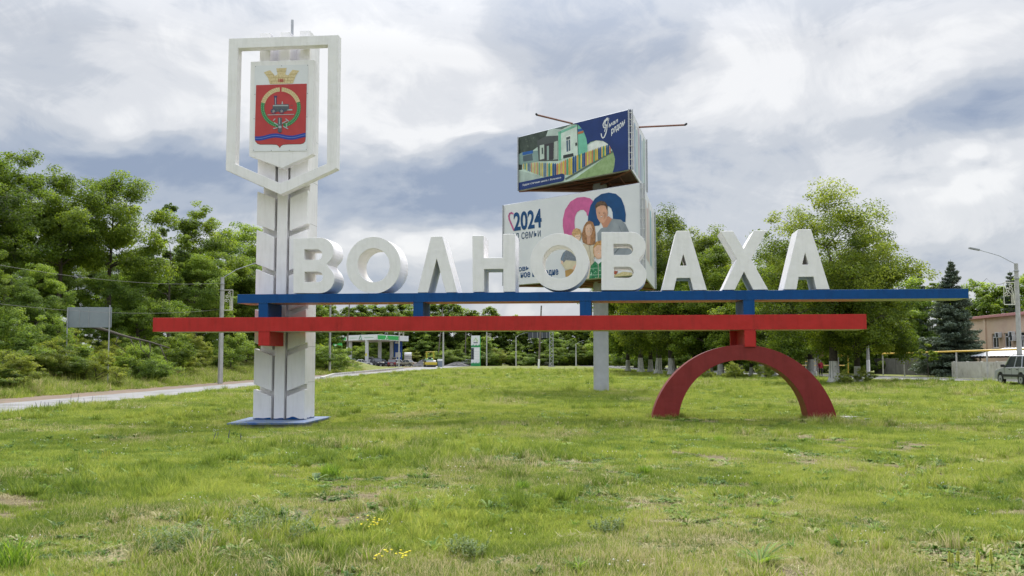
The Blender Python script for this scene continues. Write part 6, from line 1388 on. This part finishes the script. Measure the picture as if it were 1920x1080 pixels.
def scatter(y0, y1, step, zone, seed):
    rs = np.random.RandomState(seed); hw_ = .53*y1+2
    X, Y = np.meshgrid(np.arange(-hw_, hw_, step), np.arange(y0, y1, step)); X = X.ravel()+rs.uniform(-.6, .6, X.size)*step; Y = Y.ravel()+rs.uniform(-.6, .6, Y.size)*step
    a, _ = road_x(ROAD_L, Y); c, _2 = road_x(ROAD_R, Y)
    keep = (np.abs(X) < .53*Y+1.5) & (X > a+.02+.2*vnoise(Y, Y*0, 1.3, 4)) & (X < c-.25)
    X, Y = X[keep], Y[keep]; n = len(X); r = rs.rand(n)
    bare = fbm(X, Y, 1.9, 21); dryn = fbm(X, Y, 2.8, 31); tn = fbm(X, Y, 3.4, 41); tn2 = vnoise(X, Y, .8, 51); hn = fbm(X, Y, 2.2, 61); far_ = S(14, 60, Y)
    v = rs.randint(0, 4, n); sc = zone*(.52+.72*hn)*rs.uniform(.7, 1.35, n)
    wd = fbm(X, Y, 1.3, 71); v = np.where((wd > .52) & (r < .42), np.where(rs.rand(n) < .3, 10, 6+rs.randint(0, 2, n)), v); v = np.where((hn > .52) & (r > .72), 4+rs.randint(0, 2, n), v)
    v = np.where(((dryn > .58) | (bare > .60)) & (r > .45) & (r < .72) & (Y < 30), 8, v); v = np.where((r > .975), 9, v); v = np.where((r < .012), 11, v); v = np.where((r > .40) & (r < .44) & (Y < 24), 12, v); v = np.where((r > .957) & (r < .97), 10, v)
    k2 = ~((bare*(1-S(20, 34, Y)) > .645) & (rs.rand(n) < .65)); 
    pl_ = (X > min(p.x for p in pl)-.1) & (X < max(p.x for p in pl)+.1) & (Y > min(p.y for p in pl)-.1) & (Y < max(p.y for p in pl)+.1); k2 &= ~pl_
    tn3 = vnoise(X, Y, .33, 57); t = np.clip(.46+.85*(tn-.5)+.8*(tn2-.5)+.95*(tn3-.5)*(1-far_)+.18*rs.normal(size=n)+.18*far_, 0, 1); d = np.clip((dryn-.47-.06*far_)*2.0+.10*rs.normal(size=n), 0, 1)
    for L_, A_ in ((PX_, X), (PY_, Y), (VI, v), (SC, sc), (TI, t), (DR, d)): L_.append(A_[k2])
scatter(5.5, 16, .145, .85, 1); scatter(16, 26, .20, 1.0, 2); scatter(26, 48, .34, 1.3, 3); scatter(48, 85, .62, 1.9, 4); scatter(85, 175, 1.3, 2.6, 5)
# longer grass left uncut against the feet of the sign, the plinth and the billboard pole
rs = np.random.RandomState(14); cx_, cy_ = [], []
def sw(x, t): return (x*math.cos(SA)+t*math.sin(SA), SD-x*math.sin(SA)+t*math.cos(SA))
for x0, x1 in ((outer[0][0], inner[-1][0]), (inner[0][0], outer[-1][0])):
    for i in range(60): f_ = rs.rand(); s_ = rs.randint(4); q = sw(x0+(x1-x0)*f_, -.05-.12*rs.rand()) if s_ < 2 else (sw(x0-.12*rs.rand(), 1.1*f_) if s_ == 2 else sw(x1+.12*rs.rand(), 1.1*f_)); cx_.append(q[0]); cy_.append(q[1])
for i in range(4):
    for k in range(45): q = pl[i].lerp(pl[(i+1) % 4], rs.rand()); c_ = (pl[0]+pl[2])/2; d_ = (q-c_).normalized(); q = q+d_*rs.uniform(.10, .35); cx_.append(q.x); cy_.append(q.y)
for i in range(50): a_ = rs.uniform(0, 6.28); r_ = .5+.4*rs.rand()**2; cx_.append(bbase.x+r_*math.cos(a_)); cy_.append(bbase.y+r_*math.sin(a_))
n = len(cx_); PX_.append(np.array(cx_)); PY_.append(np.array(cy_)); VI.append(rs.choice([4, 5, 0, 1, 9], n)); SC.append(rs.uniform(.45, .95, n)); TI.append(np.clip(.45+.2*rs.normal(size=n), 0, 1)); DR.append(np.clip(.2+.2*rs.normal(size=n), 0, 1))
# verge and bank beyond the left road, coarser
rs = np.random.RandomState(9); n = 5200; Yb = 30+130*rs.rand(n)**1.5; Xb = -23.0-9*rs.rand(n)**1.3-.4*vnoise(Yb, Yb*0, 2, 5); PX_.append(Xb); PY_.append(Yb); VI.append(rs.choice([4, 5, 9, 0, 1, 6], n)); SC.append(rs.uniform(1.6, 3.0, n)); TI.append(np.clip(.5+.2*rs.normal(size=n), 0, 1)); DR.append(np.clip(.3+.25*rs.normal(size=n), 0, 1))
X, Y = np.concatenate(PX_), np.concatenate(PY_); Z = gz(X, Y); n = len(X)
gm = bpy.data.meshes.new('lawn_grass'); gm.vertices.add(n); gm.vertices.foreach_set('co', np.stack([X, Y, Z], 1).astype(np.float32).ravel())
rs = np.random.RandomState(2)
def addattr(nm, ty, dat, key): a = gm.attributes.new(nm, ty, 'POINT'); a.data.foreach_set(key, dat)
addattr('var', 'INT', np.concatenate(VI).astype(np.int32), 'value'); addattr('sc', 'FLOAT', np.concatenate(SC).astype(np.float32), 'value'); addattr('tint', 'FLOAT', np.concatenate(TI).astype(np.float32), 'value'); addattr('dry', 'FLOAT', np.concatenate(DR).astype(np.float32), 'value')
addattr('rot', 'FLOAT_VECTOR', np.stack([rs.normal(size=n)*.06, rs.normal(size=n)*.06, rs.uniform(0, 6.283, n)], 1).astype(np.float32).ravel(), 'vector')
go = tag(link('lawn_grass', gm), 'short patchy lawn grass with clover, straw and seed stalks', 'grass', kind='stuff')
ng = bpy.data.node_groups.new('grass_scatter', 'GeometryNodeTree'); ng.interface.new_socket('Geometry', in_out='INPUT', socket_type='NodeSocketGeometry'); ng.interface.new_socket('Geometry', in_out='OUTPUT', socket_type='NodeSocketGeometry')
gi = ng.nodes.new('NodeGroupInput'); gout = ng.nodes.new('NodeGroupOutput'); ip = ng.nodes.new('GeometryNodeInstanceOnPoints'); ci = ng.nodes.new('GeometryNodeCollectionInfo')
ci.inputs['Collection'].default_value = GC; ci.inputs['Separate Children'].default_value = True; ci.inputs['Reset Children'].default_value = True
def na(nm, ty): q = ng.nodes.new('GeometryNodeInputNamedAttribute'); q.data_type = ty; q.inputs[0].default_value = nm; return [o for o in q.outputs if o.enabled and o.name == 'Attribute'][0]
ng.links.new(gi.outputs[0], ip.inputs['Points']); ng.links.new(ci.outputs[0], ip.inputs['Instance']); ip.inputs['Pick Instance'].default_value = True
ng.links.new(na('var', 'INT'), ip.inputs['Instance Index']); ng.links.new(na('rot', 'FLOAT_VECTOR'), ip.inputs['Rotation']); ng.links.new(na('sc', 'FLOAT'), ip.inputs['Scale']); ng.links.new(ip.outputs[0], gout.inputs[0])
mo = go.modifiers.new('scatter', 'NODES'); mo.node_group = ng
print('GRASS INSTANCES', n)

# --- single weeds that stand out
W_GREY = leaf_mat('grey_green_weed', (.085, .135, .045), (.150, .215, .080), (.25, .320, .130), .35); W_GREEN = leaf_mat('fresh_green_weed', (.085, .16, .024), (.16, .27, .042), (.28, .40, .075), .45); W_BURD = leaf_mat('dull_green_weed', (.06, .115, .030), (.115, .19, .050), (.20, .28, .085), .3)
YEL = flat('yellow_petals', hx('f3e22c'), .6); PALEY = leaf_mat('pale_yellow_spike', (.46, .48, .16), (.55, .56, .22), (.62, .62, .28), .45); PURP = flat('purple_florets', hx('5f5f78'), .7)
def weed(px, py, kind, size, label, seed):
    p = gp(px, py); rs = np.random.RandomState(seed); e = empty({'feather': 'wormwood_clump', 'rosette': 'weed_rosette', 'burdock': 'burdock_plant', 'yellow': 'yellow_wildflower', 'spike': 'flower_spike', 'sage': 'sage_stalk', 'tuft': 'grass_tuft'}[kind], p, rs.uniform(0, 6.28), label, 'plant')
    def mk(name, parts, m):
        me = plant_mesh(name, [(v, f, t, 0) for v, f, t in parts], [m]); a = me.attributes.new('tint', 'FLOAT', 'FACE'); a.data.foreach_set('value', np.concatenate([t for _, _, t in parts]).astype(np.float32)); link(name, me, e)
    if kind == 'feather':
        ps = []; st_ = []
        for i in range(int(34)):
            a = rs.uniform(0, 6.28); r = size*math.sqrt(rs.rand()); h = size*rs.uniform(.35, .75); x, y = r*math.cos(a), r*math.sin(a)*.8; st_.append(blades(rs, 1, .001, h, h*1.05, .003, .5)); V, F_, T = st_[-1]; st_[-1] = ([(q[0]+x, q[1]+y, q[2]) for q in V], F_, T)
            for k in range(9): v, f, t = rosette(rs, 4, size*.06, size*.17, .007, .9); z = h*(.15+.85*k/9); ps.append(([(q[0]+x*(1+.25*k/9), q[1]+y*(1+.25*k/9), q[2]+z) for q in v], f, t))
        mk('foliage', ps, W_GREY); mk('stems', st_, W_GREEN)
    elif kind in ('rosette', 'burdock'):
        m = W_BURD if kind == 'burdock' else W_GREEN
        mk('leaves', [rosette(rs, 70 if kind == 'rosette' else 22, size*.35, size, size*(.030 if kind == 'rosette' else .17), .75)], m)
    elif kind == 'tuft': mk('blades', [blades(rs, 170, size*.45, size*.4, size*.95, .006, .75, 3)], W_GREEN)
    elif kind == 'yellow':
        mk('leaves', [rosette(rs, 30, size*.3, size*.8, size*.06, .8)], W_GREEN); mk('stems', [blades(rs, 14, size*.6, size*.7, size*1.0, .003, .35)], W_GREEN)
        for i in range(20):
            a = rs.uniform(0, 6.28); r = size*1.5*math.sqrt(rs.rand()); c = Vector((r*math.cos(a), r*math.sin(a)*.7, size*rs.uniform(.5, 1.0))); b = MB()
            for k in range(7): b_ = k*.8976; q = b_+.45; b.add([c, c+Vector((math.cos(b_)*.013, math.sin(b_)*.013, .006)), c+Vector((math.cos(q)*.015, math.sin(q)*.015, .004))], [(0, 1, 2)])
            b.cyl(c-Vector((0, 0, .004)), c+Vector((0, 0, .006)), .005, 6); b.build('flower', YEL, e)
    else:
        n = 3 if kind == 'spike' else 4
        mk('leaves', [rosette(rs, 12, size*.1, size*.3, .012, .9)], W_GREEN)
        for i in range(n):
            x, y = rs.normal()*size*.6, rs.normal()*size*.3; h = size*rs.uniform(.7, 1.05); b = MB(); ln = rs.normal()*.2*h; b.tube([(x, y, 0), (x+ln*.5, y, h*.5)], [.004, .003], 4); b.build('stem', W_GREEN, e); b = MB(); zz = h*.45
            for k in range(40): f = k/40; a = k*2.4; rr = (.012 if kind == 'spike' else .005)*(1-f*.75)*(.6+.4*rs.rand()); c = Vector((x+ln*(.45+.55*f)+math.cos(a)*rr, y+math.sin(a)*rr, zz+(h-zz)*f)); b.add([c+Vector((0, 0, -.008)), c+Vector((math.cos(a)*.009, math.sin(a)*.009, .0)), c+Vector((0, 0, .012))], [(0, 1, 2)]); b.add([c+Vector((-math.sin(a)*.008, math.cos(a)*.008, 0)), c+Vector((math.sin(a)*.008, -math.cos(a)*.008, 0)), c+Vector((0, 0, .014))], [(0, 1, 2)])
            b.tube([(x+ln*.45, y, zz), (x+ln, y, h)], [.005, .002], 5); b.build('flower_spike', PALEY if kind == 'spike' else PURP, e)
for a in ((505, 1010, 'feather', .42, 'wide grey-green feathery weed clump left of centre in the foreground', 1), (325, 1030, 'feather', .36, 'grey-green feathery weed left of the widest clump near the bottom', 2), (590, 905, 'burdock', .26, 'dark broad-leaved weed in the middle lawn below the tower', 3), (620, 895, 'tuft', .30, 'long green grass tuft right beside the dark broad-leaved weed', 4),
          (1425, 1060, 'rosette', .36, 'big long-leaved green rosette at the bottom right of centre', 5), (835, 965, 'rosette', .24, 'leafy green weed in the middle of the foreground lawn', 6), (978, 920, 'tuft', .20, 'compact dark green tuft below the blue beam support', 7), (690, 1000, 'yellow', .15, 'larger patch of small yellow flowers near the bottom', 8), (745, 1062, 'yellow', .14, 'lower patch of small yellow flowers at the bottom edge', 9),
          (1846, 1076, 'spike', .20, 'group of pale yellow flower spikes in the bottom right corner', 10), (1790, 1070, 'spike', .17, 'pale yellow flower spikes left of the corner group', 11), (165, 868, 'spike', .19, 'pair of pale spikes in the lawn left of the tower', 12), (205, 862, 'spike', .19, 'pale spikes right beside another pair left of the tower', 13), (765, 836, 'burdock', .24, 'dark low weed in the lawn right of the tower', 14), (1445, 950, 'rosette', .22, 'bright green leafy weed below the left foot of the half ring', 15),
          (15, 1070, 'tuft', .40, 'tall dark grass tuft in the bottom left corner', 16), (880, 1040, 'feather', .22, 'small grey-green weed at the bottom centre', 17), (1140, 1000, 'feather', .22, 'greyish feathery weed right of the bottom centre', 18), (1085, 1070, 'rosette', .20, 'green weed at the bottom edge right of centre', 19), (1350, 830, 'tuft', .22, 'grass tuft in the lawn before the half ring', 20), (75, 770, 'sage', .38, 'purple-grey stalks by the near edge of the left road', 21), (110, 766, 'sage', .35, 'purple-grey stalks by the left road, right of another clump', 22), (150, 762, 'sage', .42, 'single group of dark stalks where road and lawn meet on the left', 23), (412, 832, 'sage', .30, 'lone dark stalk standing in the lawn before the tower plinth', 24),
          (1640, 1000, 'rosette', .2, 'leafy weed in the right foreground lawn', 25), (1210, 890, 'tuft', .2, 'bright tuft in the middle lawn left of the half ring', 26), (370, 935, 'rosette', .18, 'low leafy weed in the left middle lawn', 27)):
    weed(*a)
# shrubs at the feet of the near lindens
for i, (px, by, h_, lb) in enumerate(((1586, 722, 1.0, 'low shrub between the two near linden trunks'), (1622, 720, 1.1, 'low shrub right of the leaning linden trunk'), (1378, 712, 1.5, 'dark green shrub seen through the half ring at its centre'), (1436, 712, 1.6, 'yellow-green shrub seen through the half ring at its right'), (1322, 711, 1.2, 'low shrub seen through the half ring at its left'))):
    p = gp(px, by); tree('bushA', p.x, p.y, h_, i*1.3, 'roadside_shrub', lb, None, 'shrub', 1.0, None, ('stems', 'foliage'))
